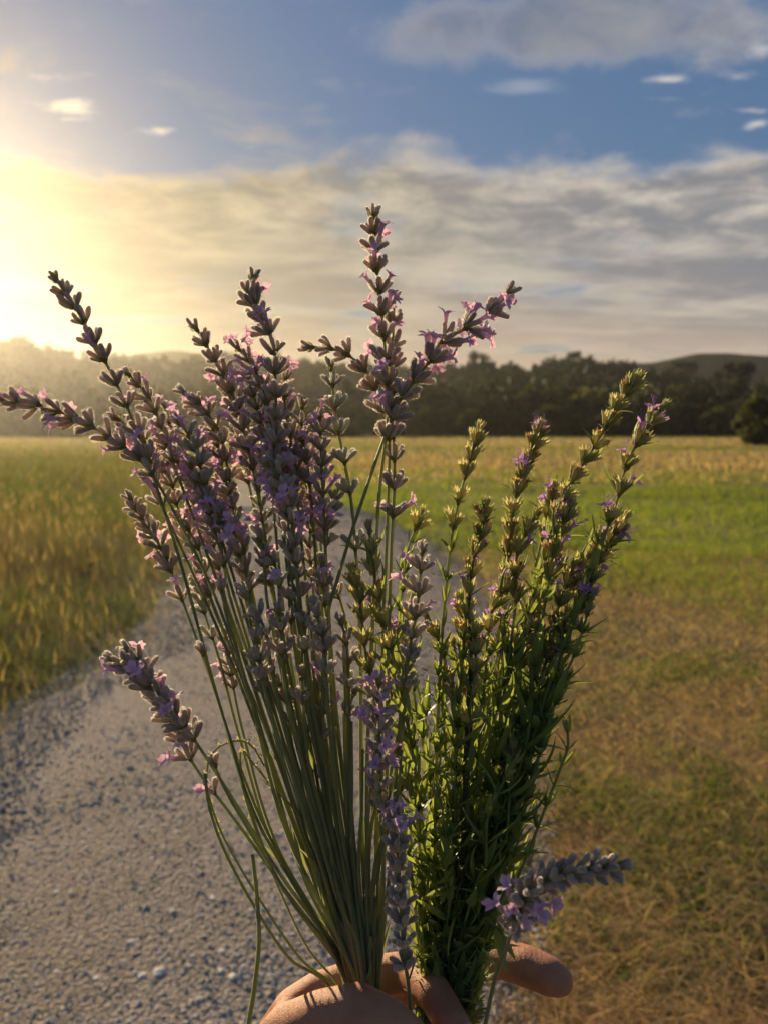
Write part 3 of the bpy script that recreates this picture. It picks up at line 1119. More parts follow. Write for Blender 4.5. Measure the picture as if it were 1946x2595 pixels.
def whorl_mesh(seed):
    rr = random.Random(seed)
    a = Acc()
    vs_, fs = ring_shell([(-1.6 * MM, .75 * MM), (-.4 * MM, 1.15 * MM), (.6 * MM, 1.1 * MM), (1.6 * MM, .7 * MM)], 8)
    a.add(vs_, fs, 0)
    for k in range(3):
        th = k * 2.09 + rr.uniform(-.3, .3)
        d = Vector((math.cos(th), math.sin(th), 0))
        petal(a, d * 0.8 * MM + Vector((0, 0, -.4 * MM)), d + Vector((0, 0, .75)), Vector((0, 0, 1)), rr.uniform(2.6, 3.8) * MM, 2.3 * MM, .25, rr, 0, 3, 2)
    return a.mesh('whorl', [M['bract']])


def leaf_mesh(seed, curl, mat, w=0.205):
    """narrow pointed leaf of unit length, folded along the midrib, curving outwards"""
    rr = random.Random(seed)
    a = Acc()
    vs_, fs = [], []
    n = 8
    for i in range(n + 1):
        t_ = i / n
        wd = w * (math.sin(math.pi * min(1, .06 + .94 * t_ ** .8)) ** .75) * (1 - 0.25 * t_)
        ang = curl * t_
        cx_, cz_ = (math.sin(ang) / curl, (1 - math.cos(ang)) / curl) if abs(curl) > 1e-3 else (t_, 0)
        for s_ in (-1, -.5, 0, .5, 1):
            lift = abs(s_) * wd * 0.28
            vs_.append(Vector((cx_ - lift * math.sin(ang), s_ * wd * .5, cz_ + lift * math.cos(ang))))
    for i in range(n):
        for j in range(4):
            b = i * 5 + j
            fs.append((b, b + 1, b + 6, b + 5))
    a.add(vs_, fs)
    return a.mesh('leaf', [mat])


def tuft_mesh(seed):
    """young leaves in a leaf axil, too small to pick apart"""
    rr = random.Random(seed)
    a = Acc()
    for k in range(6):
        th = rr.uniform(-1.1, 1.1)
        el = rr.uniform(.4, 1.25)
        d = Vector((math.cos(th) * math.cos(el), math.sin(th) * math.cos(el), math.sin(el)))
        ln = rr.uniform(4.5, 9.5) * MM
        petal(a, Vector((0.6 * MM, 0, 0)), d, Vector((-math.cos(th), -math.sin(th), .4)), ln, ln * .24, rr.uniform(-.25, .15), rr, 0, 4, 2)
    return a.mesh('leaf_tuft', [M['leaf']])


def hcalyx_mesh(seed):
    rr = random.Random(seed)
    a = Acc()
    prof = [(0, .35), (.9, .65), (2.8, 1.0), (5.2, 1.2), (6.2, 1.35)]
    vs_, fs = ring_shell([(z * MM, r * MM) for z, r in prof], 10, 5, .08, rr.uniform(5, 20), False)
    a.add(vs_, fs, 0)
    for k in range(5):
        th = k * 1.2566
        d = Vector((math.cos(th), math.sin(th), 0))
        b = d * 1.3 * MM + Vector((0, 0, 6.1 * MM))
        sd = Vector((-math.sin(th), math.cos(th), 0))
        a.add([b - sd * .62 * MM, b + sd * .62 * MM, b + d * .45 * MM + Vector((0, 0, 2.6 * MM))], [(0, 1, 2)], 0)
    return a.mesh('calyx', [M['hcalyx']])


def hcorolla_mesh(seed, mat, size=1.0, stamens=True):
    rr = random.Random(seed)
    a = Acc()
    s = MM * size
    vs_, fs = ring_shell([(4.5 * s, .55 * s), (7.3 * s, .8 * s), (9.0 * s, 1.3 * s)], 8, 0, 0, 10, False)
    a.add(vs_, fs, 0)
    top = Vector((10 * (8.8 * s) ** 2, 0, 8.8 * s))
    for ang, ln, wd, out in ((0, 3.2, 2.4, .5), (2.2, 2.8, 1.9, 1.5), (3.14, 4.2, 3.4, 1.4), (-2.2, 2.8, 1.9, 1.5)):
        d = Vector((math.cos(ang), math.sin(ang), 0))
        petal(a, top + d * .8 * s, d * out + Vector((0, 0, .7)), Vector((0, 0, 1)) - d * .3, ln * s, wd * s, rr.uniform(-.4, 0), rr)
    if stamens:
        for k in range(4):
            e = top + Vector((rr.uniform(-3, 3), rr.uniform(-3, 3), rr.uniform(4.5, 6.5))) * s
            a.tube([top, top.lerp(e, .5) + Vector((.2 * s, 0, 0)), e], [.10 * s, .09 * s, .08 * s], 4)
            a.tube([e, e + Vector((.1, .3, .5)) * s], [.28 * s, .2 * s], 4)
    return a.mesh('corolla', [mat])


CAL = {'purple': [calyx_mesh(k, M['calyx']) for k in range(4)], 'green': [calyx_mesh(10 + k, M['calyx_green']) for k in range(3)]}
COR = [corolla_mesh(k, 1.0 + 0.1 * (k % 3)) for k in range(5)]
WHO = [whorl_mesh(k) for k in range(3)]
LEAF = [leaf_mesh(k, c_, M['leaf']) for k, c_ in enumerate((-.5, .6, 1.0, .3))]
LEAFL = leaf_mesh(9, .4, M['stem'], .11)
TUFT = [tuft_mesh(k) for k in range(5)]
HCAL = [hcalyx_mesh(k) for k in range(3)]
HCOR = [hcorolla_mesh(k, M['hcorolla']) for k in range(3)]
HWIT = [hcorolla_mesh(20 + k, M['withered'], .72, False) for k in range(3)]


def perp(a):
    b = Vector((0, 1, 0)) if abs(a.y) < .8 else Vector((1, 0, 0))
    return (b - a * a.dot(b)).normalized()


def put(meshes, name, parent, base, axis, roll, s):
    """a piece whose +Z runs along axis, in the parent's space"""
    me = meshes[random.randrange(len(meshes))]
    return obj(name, me, parent, Matrix.Translation(base) @ frame(axis.normalized(), roll) @ Matrix.Scale(s, 4))


GRIP_D = 0.346
LG, HG = (768, 2150), (985, 2150)


def stem_object(root, pts, r0, r1, seg, mat, square):
    a = Acc()
    n = len(pts)
    base = root.location
    a.tube([p_ - base for p_ in pts], [r1 + (r0 - r1) * (i / (n - 1)) for i in range(n)], seg, 0, square)
    return obj('stem', a.mesh('stem', [mat]), root)


def sprig_root(name, base):
    o = bpy.data.objects.new(name, None)
    o.empty_display_size = .01
    o.location = base
    col.objects.link(o)
    return o


def grip_point(x_hint, centre, half, hint0, hint_half, dd):
    f = max(-1, min(1, (x_hint - hint0) / hint_half))
    gx = centre[0] + f * half + random.uniform(-9, 9)
    return gx, dd


def lavender(tip_path, label, group=None, whorls=8, gap=7.2, grow=1.06, size=1.0, flower=.12, hue='purple', to_grip=True, remote=None, d0=None, flower_from=0, flower_to=99, r=0.95, grip_d=None, buds=(6, 9)):
    """tip_path: photograph points (x, y, depth) from the tip downwards; the stem then runs on into the hand"""
    pts = [P(*q_) for q_ in tip_path]
    if to_grip:
        gd = grip_d if grip_d is not None else GRIP_D + random.uniform(-.012, .012)
        gx, gd = grip_point(tip_path[-1][0], LG, 62, 600, 330, gd)
        pts.append(P(gx, LG[1], gd))
        pts.append(P(LG[0] + (gx - LG[0]) * 1.1 + random.uniform(-20, 20), 2480 + random.uniform(-60, 90), gd + .004))
    n = 44
    cp, L = spline(pts, n)
    root = sprig_root('lavender_sprig', cp[-1])
    stem_object(root, cp, r * MM, .55 * MM, 8, M['stem'], .10)

    def at_len(s):
        f = min(max(s / L, 0), 1) * (n - 1)
        i = min(int(f), n - 2)
        return cp[i].lerp(cp[i + 1], f - i), (cp[i] - cp[i + 1]).normalized()

    s = .5 * MM
    g_ = gap * MM * size
    places = []
    for k in range(whorls):
        places.append(s)
        s += g_ * random.uniform(.88, 1.14)
        g_ *= grow
    if remote:
        places.append(s + remote * MM)
    roll0 = random.random() * 6
    for k, s in enumerate(places):
        c, ax = at_len(s + 2.0 * MM)
        e1 = perp(ax)
        e2 = ax.cross(e1)
        wh = obj('whorl', WHO[k % 3], root, Matrix.Translation(c - root.location) @ frame(ax, random.random() * 6) @ Matrix.Scale(size * random.uniform(.8, 1.05), 4))
        wl = wh.matrix_basis.inverted()
        nb = 4 if k == 0 else random.randint(*buds)
        if remote and k == len(places) - 1:
            nb = random.randint(4, 6)
        sk = size * (0.72 if k == 0 else .86 if k == 1 else random.uniform(.92, 1.08))
        for j in range(nb):
            th = roll0 + k * .8 + j * 6.283 / nb + random.uniform(-.25, .25)
            out = (e1 * math.cos(th) + e2 * math.sin(th))
            spread_ = (random.uniform(.15, .45) if k == 0 else random.uniform(.35, .75) if j % 2 else random.uniform(.75, 1.35))
            d = (ax + out * spread_).normalized()
            base = c + out * (.7 if k == 0 else 1.15) * MM * size + ax * random.uniform(-.3, 1.1) * MM - root.location
            mw = wl @ (Matrix.Translation(base) @ frame(d, random.random() * 6.283) @ Matrix.Scale(sk * random.uniform(.85, 1.1), 4))
            obj('calyx', random.choice(CAL[hue]), wh, mw)
            if flower_from <= k <= flower_to and random.random() < flower:
                obj('corolla', random.choice(COR), wh, mw)
    for k in range(random.choice((0, 0, 1, 2))):        # a few narrow leaves low on the stem
        c, ax = at_len(L * random.uniform(.5, .72))
        e1 = Matrix.Rotation(random.random() * 6.283, 3, ax) @ perp(ax)
        x_ = (ax + e1 * .25).normalized()
        z_ = (e1 - x_ * e1.dot(x_)).normalized()
        y_ = z_.cross(x_)
        mt = Matrix((x_, y_, z_)).transposed().to_4x4()
        obj('leaf', LEAFL, root, Matrix.Translation(c - root.location) @ mt @ Matrix.Scale(random.uniform(.018, .032), 4))
    tag(root, label, 'lavender', group)
    return root


def hyssop(tip_path, label, group=None, flowers=4, fl=.25, wither=.3, leaf=17, node=11.0, tip_node=6.0, tufts=.8, r=.95, grip_d=None, bare=0):
    pts = [P(*q_) for q_ in tip_path]
    gd = grip_d if grip_d is not None else GRIP_D + .014 + random.uniform(-.012, .010)
    gx, gd = grip_point(tip_path[-1][0], HG, 70, 1060, 180, gd)
    pts.append(P(gx, HG[1], gd))
    pts.append(P(HG[0] + (gx - HG[0]) * .9 - 30 + random.uniform(-20, 20), 2430 + random.uniform(-50, 80), gd))
    n = 44
    cp, L = spline(pts, n)
    root = sprig_root('hyssop_sprig', cp[-1])
    stem_object(root, cp, r * MM, .5 * MM, 8, M['hstem'], .12)

    def at_len(s):
        f = min(max(s / L, 0), 1) * (n - 1)
        i = min(int(f), n - 2)
        return cp[i].lerp(cp[i + 1], f - i), (cp[i] - cp[i + 1]).normalized()

    s, k = .2 * MM, 0
    roll0 = random.random() * 6
    gap = tip_node
    while s < L * .88:
        c, ax = at_len(s)
        e1 = perp(ax)
        e2 = ax.cross(e1)
        loc = c - root.location
        lf = leaf * (0.42 if k == 0 else min(1, .62 + .06 * k)) * random.uniform(.75, 1.2)
        bend = .5 if k < 1 else random.uniform(.85, 1.5) if k < 7 else random.uniform(.4, 1.0)
        for j in range(2):
            th = roll0 + k * 1.571 + j * 3.1416 + random.uniform(-.2, .2)
            out = e1 * math.cos(th) + e2 * math.sin(th)
            x_ = (ax + out * bend * random.uniform(.7, 1.2)).normalized()
            y_ = ax.cross(out).normalized()
            z_ = x_.cross(y_).normalized()
            mt = Matrix((x_, y_, z_)).transposed().to_4x4()
            obj('leaf', random.choice(LEAF), root, Matrix.Translation(loc + out * .4 * MM) @ mt @ Matrix.Scale(lf * MM, 4))
            if random.random() < tufts and k > 0:
                mt = Matrix((out, ax.cross(out), ax)).transposed().to_4x4()
                obj('leaf_tuft', random.choice(TUFT), root, Matrix.Translation(loc) @ mt @ Matrix.Scale(random.uniform(.7, 1.25) * (.7 if k < flowers else 1), 4))
        if k < flowers:
            wh = obj('whorl', WHO[k % 3], root, Matrix.Translation(loc) @ frame(ax, random.random() * 6) @ Matrix.Scale(.8, 4))
            wl = wh.matrix_basis.inverted()
            nb = 4 if k == 0 else random.randint(4, 7)
            for j in range(nb):
                th = roll0 + j * 6.283 / nb + random.uniform(-.3, .3)
                out = e1 * math.cos(th) + e2 * math.sin(th)
                d = (ax + out * (random.uniform(.1, .3) if k == 0 else random.uniform(.25, .75))).normalized()
                mw = wl @ (Matrix.Translation(loc + out * .6 * MM + ax * random.uniform(0, 1.5) * MM) @ frame(d, random.random() * 6.283) @ Matrix.Scale((.6 if k == 0 else random.uniform(.8, 1.05)), 4))
                obj('calyx', random.choice(HCAL), wh, mw)
                q_ = random.random()
                if q_ < fl and k > bare:
                    obj('corolla', random.choice(HCOR), wh, mw)
                elif q_ < fl + wither and k > 0:
                    o_ = obj('corolla', random.choice(HWIT), wh, mw)
        s += gap * MM * random.uniform(.85, 1.15)
        gap = min(node, gap * 1.16)
        k += 1
    tag(root, label, 'hyssop', group)
    return root


def D(a=-.02, b=.03):
    return .338 + random.uniform(a, b)


# ------------------------------------------------------------------ lavender sprigs that can be told apart
lavender([(116, 596, .345), (165, 668, .343), (212, 752, .341), (262, 850, .340), (318, 990, .338), (395, 1230, .336), (480, 1540, .338), (590, 1880, .342)],
         'lavender sprig leaning furthest out at the top, its tip over the hilltop', whorls=10, gap=7.6, grow=1.07, flower=.10, flower_from=5)
lavender([(-6, 862, .33), (70, 872, .331), (150, 898, .333), (230, 940, .335), (318, 1010, .336), (400, 1150, .336), (470, 1300, .336), (560, 1560, .338), (650, 1880, .342)],
         'lavender sprig drooping sideways with its spike nearly level', whorls=10, gap=7.0, grow=1.03, flower=.14)
lavender([(420, 702, .36), (450, 752, .36), (488, 820, .36), (520, 910, .358), (560, 1080, .355), (630, 1500, .35)],
         'slender lavender sprig with three small bud pairs above the pink cluster', whorls=9, gap=7.5, grow=1.05, flower=.25, flower_from=4)
lavender([(548, 592, .335), (541, 640, .335), (562, 690, .335), (590, 740, .335), (596, 840, .335), (606, 1080, .336), (650, 1450, .338), (710, 1820, .342)],
         'tall lavender sprig with a kinked tip and dense bud spike', whorls=11, gap=6.0, grow=1.07, flower=.14, flower_from=2)
lavender([(806, 456, .330), (806, 520, .330), (818, 620, .330), (832, 760, .330), (838, 900, .331), (818, 1080, .332), (803, 1400, .335), (792, 1750, .34)],
         'tallest lavender sprig standing upright above all the others', whorls=11, gap=7.0, grow=1.07, flower=.20, flower_from=2, r=1.15)
lavender([(850, 640, .338), (850, 700, .338), (846, 780, .338), (848, 900, .338), (852, 1040, .338), (845, 1180, .338), (836, 1500, .34), (832, 1800, .343)],
         'lavender sprig close beside the tallest one, with widely spaced whorls', whorls=10, gap=9.0, grow=1.04, flower=.06, r=1.1)
lavender([(1102, 628, .322), (1056, 678, .322), (1000, 712, .322), (948, 742, .323), (915, 800, .324), (872, 850, .326), (838, 925, .328), (790, 1060, .331), (736, 1230, .334), (700, 1400, .336), (705, 1800, .342)],
         'lavender sprig arching over to the hyssop side with open violet flowers', whorls=8, gap=9.5, grow=1.0, flower=.40, flower_from=1, size=1.08)
lavender([(662, 750, .340), (700, 750, .340), (736, 758, .340), (772, 780, .339), (806, 830, .338), (838, 920, .337), (838, 1080, .336), (826, 1400, .338), (812, 1800, .342)],
         'lavender sprig whose tip bends away from the tallest sprig, closed buds only', whorls=7, gap=8.0, grow=1.07, flower=.0)
lavender([(714, 786, .345), (719, 840, .345), (728, 920, .345), (745, 1000, .344), (764, 1130, .342), (778, 1400, .342), (782, 1800, .344)],
         'pale grey-green lavender sprig in bud between the cluster and the tallest sprig', whorls=6, gap=8.5, grow=1.16, flower=.0, hue='green', remote=9, r=1.15)
lavender([(738, 1042, .350), (722, 1080, .350), (712, 1130, .350), (704, 1200, .349), (720, 1500, .348)],
         'short thin lavender sprig with small pale buds below the grey-green one', whorls=5, gap=7.5, flower=.0, hue='green', size=.85, r=.8)
lavender([(278, 1072, .358), (308, 1122, .358), (338, 1166, .357), (362, 1215, .356), (392, 1290, .355), (450, 1450, .353), (560, 1760, .35)],
         'faded lavender spike standing apart over the meadow edge', whorls=8, gap=5.4, grow=1.03, flower=.06, size=.92, remote=9, r=.85)
lavender([(426, 1230, .37), (434, 1280, .37), (444, 1330, .368), (476, 1430, .365), (520, 1600, .36), (600, 1850, .352)],
         'small pale green lavender bud spike behind the long bare stems', whorls=5, gap=5.4, flower=.0, hue='green', size=.85, remote=6, r=.8)
lavender([(232, 1420, .325), (285, 1446, .325), (335, 1500, .325), (385, 1552, .326), (430, 1612, .328), (500, 1720, .331), (600, 1880, .336)],
         'dense lavender spike leaning low over the gravel', whorls=10, gap=4.9, grow=1.02, flower=.12, r=1.1)
lavender([(268, 1398, .332), (300, 1425, .332), (340, 1490, .332), (385, 1590, .332), (430, 1668, .332), (500, 1760, .334), (600, 1900, .338)],
         'lavender spike just behind the low dense one, nodding over the gravel', whorls=8, gap=6.6, grow=1.06, flower=.08, remote=7, r=1.0)
lavender([(462, 1640, .32), (470, 1668, .32), (500, 1730, .322), (560, 1830, .327), (640, 1960, .335)],
         'short lavender stem ending in one whorl above the gravel', whorls=1, gap=6, flower=.1, r=1.0)
lavender([(436, 1400, .334), (452, 1450, .334), (490, 1570, .335), (560, 1780, .338)],
         'long bare lavender stem with a single bud at its end', whorls=1, gap=6, flower=.0, r=1.0, buds=(1, 2))
lavender([(478, 1262, .33), (490, 1330, .33), (540, 1500, .332), (620, 1800, .338)],
         'lavender stem with one open whorl of dark buds below the cluster', whorls=1, gap=6, flower=.0, r=1.15, buds=(4, 6))
lavender([(484, 1362, .37), (494, 1410, .37), (502, 1470, .369), (530, 1600, .366), (600, 1830, .355)],
         'small pinkish lavender spike behind the long bare stems', whorls=6, gap=5.2, flower=.30, size=.8, r=.8)
lavender([(912, 1182, .325), (908, 1240, .325), (900, 1320, .326), (885, 1400, .328), (860, 1600, .333), (845, 1850, .34)],
         'purple-grey lavender spike in front of the hyssop', whorls=7, gap=8.0, grow=1.08, flower=.12)
lavender([(818, 1466, .322), (816, 1540, .322), (820, 1640, .324), (822, 1760, .328), (828, 1950, .336)],
         'lavender spike with pink flowers in the middle of the green stems', whorls=8, gap=6.4, flower=.28)
lavender([(855, 1752, .305), (858, 1830, .306), (864, 1930, .309), (872, 2060, .314), (885, 2160, .320), (900, 2420, .332)],
         'short lavender spike with violet flowers just above the thumb', whorls=9, gap=7.4, grow=1.05, flower=.75, flower_to=1, to_grip=False, r=.8, size=.95)
# violet flowers crowd its tip
lavender([(1352, 1868, .250), (1290, 1876, .252), (1215, 1888, .255), (1150, 1922, .260), (1112, 1985, .272), (1090, 2060, .300), (1060, 2150, .322), (1010, 2420, .335)],
         'blurred lavender spike bent sideways beyond the hyssop, closest to the viewer', whorls=13, gap=4.9, grow=1.03, flower=.40, flower_from=8, to_grip=False, r=.85, size=.9)

# ------------------------------------------------------------------ the crowd of lavender in the bunch
tips = [(500, 790), (530, 815), (470, 865), (556, 745), (620, 800), (655, 868), (692, 884), (400, 895), (360, 885), (436, 838), (310, 800), (300, 890),
        (610, 885), (580, 930), (640, 940), (450, 945), (680, 965), (420, 1005), (480, 1030), (560, 1045), (620, 1050), (660, 1025),
        (420, 1130), (470, 1125), (530, 1200), (590, 1165), (640, 1185), (560, 1290), (610, 1330), (540, 1345), (690, 1205), (600, 1440), (650, 1455),
        (735, 1250), (700, 1425), (880, 1385), (755, 1480), (520, 860), (345, 960), (390, 960), (575, 850), (680, 1110), (845, 1440), (560, 1150), (505, 1110), (620, 1230), (575, 1215), (660, 1290), (600, 1300), (690, 1330), (570, 1400), (670, 1480), (745, 1330), (600, 985)]
for (tx, ty) in tips:
    tx += random.uniform(-8, 8)
    dt_ = D(-.012, .045) if ty < 1150 else D(-.022, .012)
    f_ = (ty - 800) / 900
    mx = tx + (768 - tx) * random.uniform(.10, .17) + random.uniform(-10, 10)
    my = ty + 190
    m2x = tx + (768 - tx) * random.uniform(.40, .50)
    m2y = ty + (2150 - ty) * .48
    near_pink = tx < 700 and ty < 1150
    fl_ = random.choice((.05, .12, .26, .36)) if near_pink else random.choice((.0, .0, .12))
    hue_ = 'green' if random.random() < .12 else 'purple'
    look = {.05: 'with hardly a flower open', .12: 'with a few pink flowers', .26: 'with many pink flowers', .36: 'crowded with pink flowers', .0: 'with closed buds only'}[fl_]
    lavender([(tx + random.uniform(-30, 26) - (768 - tx) * .06, ty + random.uniform(-12, 12), dt_), (tx + (mx - tx) * .35 + random.uniform(-6, 6), ty + 70, dt_), (mx, my, dt_ * .97 + .0104), (m2x, m2y, dt_ * .6 + .137)],
             ('grey-green' if hue_ == 'green' else 'mauve') + ' lavender sprig ' + look + (' packed in the pink bunch' if near_pink else ' set low among the green stems'),
             'lavender packed in the pink bunch' if near_pink else 'lavender set low among the stems',
             whorls=random.randint(5, 8) if ty < 1060 else random.randint(2, 4), gap=random.uniform(6.6, 8.4) if ty < 1060 else random.uniform(8, 11), grow=random.uniform(1.02, 1.08),
             flower=fl_, hue=hue_, size=random.uniform(.86, 1.0), r=random.uniform(.8, 1.1), buds=(4, 7))
# cut stems without a spike that fill the lower bunch
for k in range(16):
    tx, ty = random.uniform(600, 880), random.uniform(1350, 1700)
    dt_ = D(-.012, .02)
    lavender([(tx, ty, dt_), (tx + (768 - tx) * .12, ty + 120, dt_), (tx + (768 - tx) * .5, ty + (2150 - ty) * .5, dt_ * .6 + .137)],
             'flowerless green lavender stem in the thick of the bunch', 'flowerless lavender stems', whorls=0, r=random.uniform(.85, 1.15))

# ------------------------------------------------------------------ hyssop sprigs that can be told apart
hyssop([(1032, 936, .338), (1004, 1030, .338), (982, 1120, .338), (966, 1240, .338), (950, 1450, .338), (940, 1750, .342)],
       'upright leafy hyssop sprig with a nodding green tip beside the tall lavender', flowers=6, fl=.0, wither=.0, leaf=11, tip_node=6.5, tufts=.6)
hyssop([(1162, 930, .345), (1146, 985, .345), (1124, 1040, .345), (1104, 1120, .344), (1092, 1290, .343), (1068, 1550, .343), (1020, 1850, .346)],
       'hyssop sprig with a thick blunt spike of withered brown flowers', flowers=9, fl=.06, wither=.38, leaf=11, tip_node=4.6, node=9, tufts=.5)
hyssop([(1372, 822, .340), (1322, 895, .340), (1288, 960, .340), (1232, 1040, .340), (1192, 1140, .340), (1140, 1350, .341), (1080, 1700, .344)],
       'tallest hyssop sprig, a long slanting spike over the wood', flowers=10, fl=.04, wither=.14, leaf=12, tip_node=5.0, node=9.5, tufts=.5)
hyssop([(1426, 886, .336), (1388, 935, .336), (1350, 1010, .336), (1336, 1070, .336), (1308, 1150, .337), (1240, 1330, .338), (1150, 1600, .341)],
       'outermost hyssop sprig with bright violet flowers under a leafy tip', flowers=6, fl=.30, wither=.1, leaf=17, tip_node=10, node=12, tufts=.35, bare=0)
hyssop([(1222, 1556, .335), (1226, 1612, .335), (1206, 1670, .335), (1168, 1770, .337), (1120, 1890, .342)],
       'single sunlit hyssop shoot standing off from the bunch low down', flowers=0, leaf=13, tip_node=6, node=14, tufts=.25, r=.8)
hyssop([(1046, 1100, .330), (1036, 1160, .330), (1016, 1240, .331), (1000, 1400, .333), (980, 1700, .338)],
       'hyssop sprig with withered violet flowers in front of the bunch', flowers=7, fl=.12, wither=.25, leaf=12, tip_node=5.5, node=9.5)
hyssop([(908, 1118, .352), (884, 1176, .352), (872, 1240, .351), (866, 1400, .35), (890, 1700, .35)],
       'young leafy hyssop tip between the lavender stems', flowers=2, fl=.0, wither=.0, leaf=11, tip_node=5, node=8)
hyssop([(1345, 1126, .34), (1318, 1170, .34), (1282, 1240, .34), (1226, 1380, .341), (1150, 1620, .343)],
       'side shoot of hyssop with violet flowers under the outermost sprig', flowers=6, fl=.28, wither=.2, leaf=16, tip_node=6, node=10)
hyssop([(1268, 1326, .335), (1246, 1400, .335), (1212, 1480, .336), (1176, 1590, .338), (1120, 1780, .341)],
       'long-leaved hyssop shoot curving out over the dry verge', flowers=1, fl=.0, wither=0, leaf=20, tip_node=9, node=11)

ht = [(1178, 1062), (1215, 1100), (1130, 1120), (1090, 1170), (1250, 1160), (1165, 1210), (1210, 1230), (1060, 1250), (1120, 1290), (1180, 1330), (1235, 1290), (1000, 1300), (950, 1340), (880, 1300),
      (1090, 1390), (1040, 1420), (1150, 1440), (980, 1480), (920, 1470), (1165, 1450), (1100, 1530), (1010, 1580), (940, 1600), (1110, 1620), (1060, 1680), (960, 1720), (1110, 1740), (900, 1660), (1000, 1760), (1090, 1820), (930, 1800), (1040, 1500), (990, 1400), (1130, 1360), (800, 1150), (760, 1240), (830, 1290), (1020, 1350)]
for i, (tx, ty) in enumerate(ht):
    up = ty < 1360
    fl_ = random.choice((.03, .10, .22))
    dt_ = D(-.014, .035)
    mx = tx + (985 - tx) * random.uniform(.10, .16)
    m2x = tx + (985 - tx) * random.uniform(.42, .52)
    hyssop([(tx + (tx - 985) * .12 + random.uniform(-32, 32), ty, dt_), (tx + (mx - tx) * .4 + random.uniform(-10, 10), ty + 80, dt_), (mx, ty + 190, dt_ * .96 + .0138), (m2x, ty + (2150 - ty) * .5, dt_ * .6 + .140)],
           'hyssop sprig ' + {.03: 'with mostly withered flowers', .10: 'with a few violet flowers', .22: 'with many violet flowers'}[fl_] + ' in the upper green bunch' if up else 'leafy hyssop shoot packed low in the dark green bunch',
           'hyssop flowering in the bunch' if up else 'hyssop shoots low in the bunch', flowers=random.randint(4, 7) if up else random.choice((0, 1, 2)), fl=fl_ if up else .06, wither=.2,
           leaf=random.uniform(16, 22) if up else random.uniform(19, 27), tip_node=random.uniform(6, 9), node=random.uniform(11, 16), tufts=.42)

# dried seed stalk and bare curling stems
a = Acc()
pts, _ = spline([P(1012, 1236, .332), (P(1013, 1330, .332)), P(1016, 1450, .333), P(1000, 1800, .338), P(985, 2150, .352), P(965, 2420, .352)], 30)
root = sprig_root('dried_stalk', pts[-1])
a.tube([p_ - pts[-1] for p_ in pts], [(.8 if i < 6 else 1.7 if i < 11 else 1.0) * MM for i in range(30)], 7)
obj('stem', a.mesh('stem', [M['dry']]), root)
a = Acc()
for th in (0, 2, 4):
    a.tube([pts[0] - pts[-1], pts[0] - pts[-1] + Vector((math.cos(th) * 5, math.sin(th) * 3, .6)) * MM], [.45 * MM, .15 * MM], 5)
obj('spike', a.mesh('spike', [M['dry']]), root)
tag(root, 'dark dried brown stalk standing among the hyssop flowers', 'stalk')


def bare_stem(path, label, r=.8, knots=False):
    pts, _ = spline([P(*q_) for q_ in path], 50)
    root = sprig_root('bare_stem', pts[-1])
    a = Acc()
    a.tube([p_ - pts[-1] for p_ in pts], [r * MM * (.7 + .3 * i / 49) for i in range(50)], 8, 0, .1)
    obj('stem', a.mesh('stem', [M['stem']]), root)
    if knots:
        a = Acc()
        for i in range(16):
            c = pts[i] - pts[-1]
            for j in range(3):
                th = j * 2.1 + i
                o_ = Vector((math.cos(th), math.sin(th), .4))
                petal(a, c, o_, Vector((0, 0, 1)), 2.2 * MM, 1.5 * MM, .3, random.Random(i * 3 + j), 0, 3, 2)
        obj('seed_head', a.mesh('seed_head', [M['hcalyx']]), root)
    tag(root, label, 'stem')


bare_stem([(444, 1672, .318), (452, 1740, .318), (482, 1830, .32), (545, 1950, .326), (625, 2070, .337), (720, 2150, .345), (760, 2420, .35)], 'limp bare stem sagging below the low lavender spikes', .85)
bare_stem([(546, 1846, .312), (556, 1940, .312), (560, 2040, .312), (548, 2150, .313), (536, 2230, .314), (528, 2420, .316)], 'broken bare stem hanging straight down beside the hand', 1.05)
bare_stem([(572, 1655, .345), (540, 1606, .345), (500, 1602, .345), (468, 1618, .344), (450, 1650, .343), (452, 1720, .342), (500, 1840, .342), (640, 2060, .346), (740, 2160, .348), (770, 2400, .352)], 'thin grass stalk curling over in a loop with a green seed head', .6, True)
bare_stem([(606, 1740, .35), (580, 1690, .35), (540, 1640, .35), (520, 1620, .35), (530, 1720, .35), (570, 1840, .35), (660, 2040, .35), (745, 2160, .35), (775, 2400, .352)], 'second thin grass stalk bent back with a drooping seed head', .6, True)

# thread-like rootlets by the lowest stems
a = Acc()
for k in range(9):
    b = P(645 + random.uniform(-15, 15), 1990 + k * 9, .330)
    e = b + Vector((-random.uniform(4, 11), random.uniform(-2, 2), random.uniform(-2, 4))) * MM
    a.tube([b, b.lerp(e, .5) + Vector((0, 0, random.uniform(-1, 1.5))) * MM, e], [.10 * MM, .08 * MM, .05 * MM], 4)
o = obj('rootlets', a.mesh('rootlets', [M['root']]))
tag(o, 'fine tan rootlets clinging to the lowest stems of the bunch', 'roots', kind='stuff')

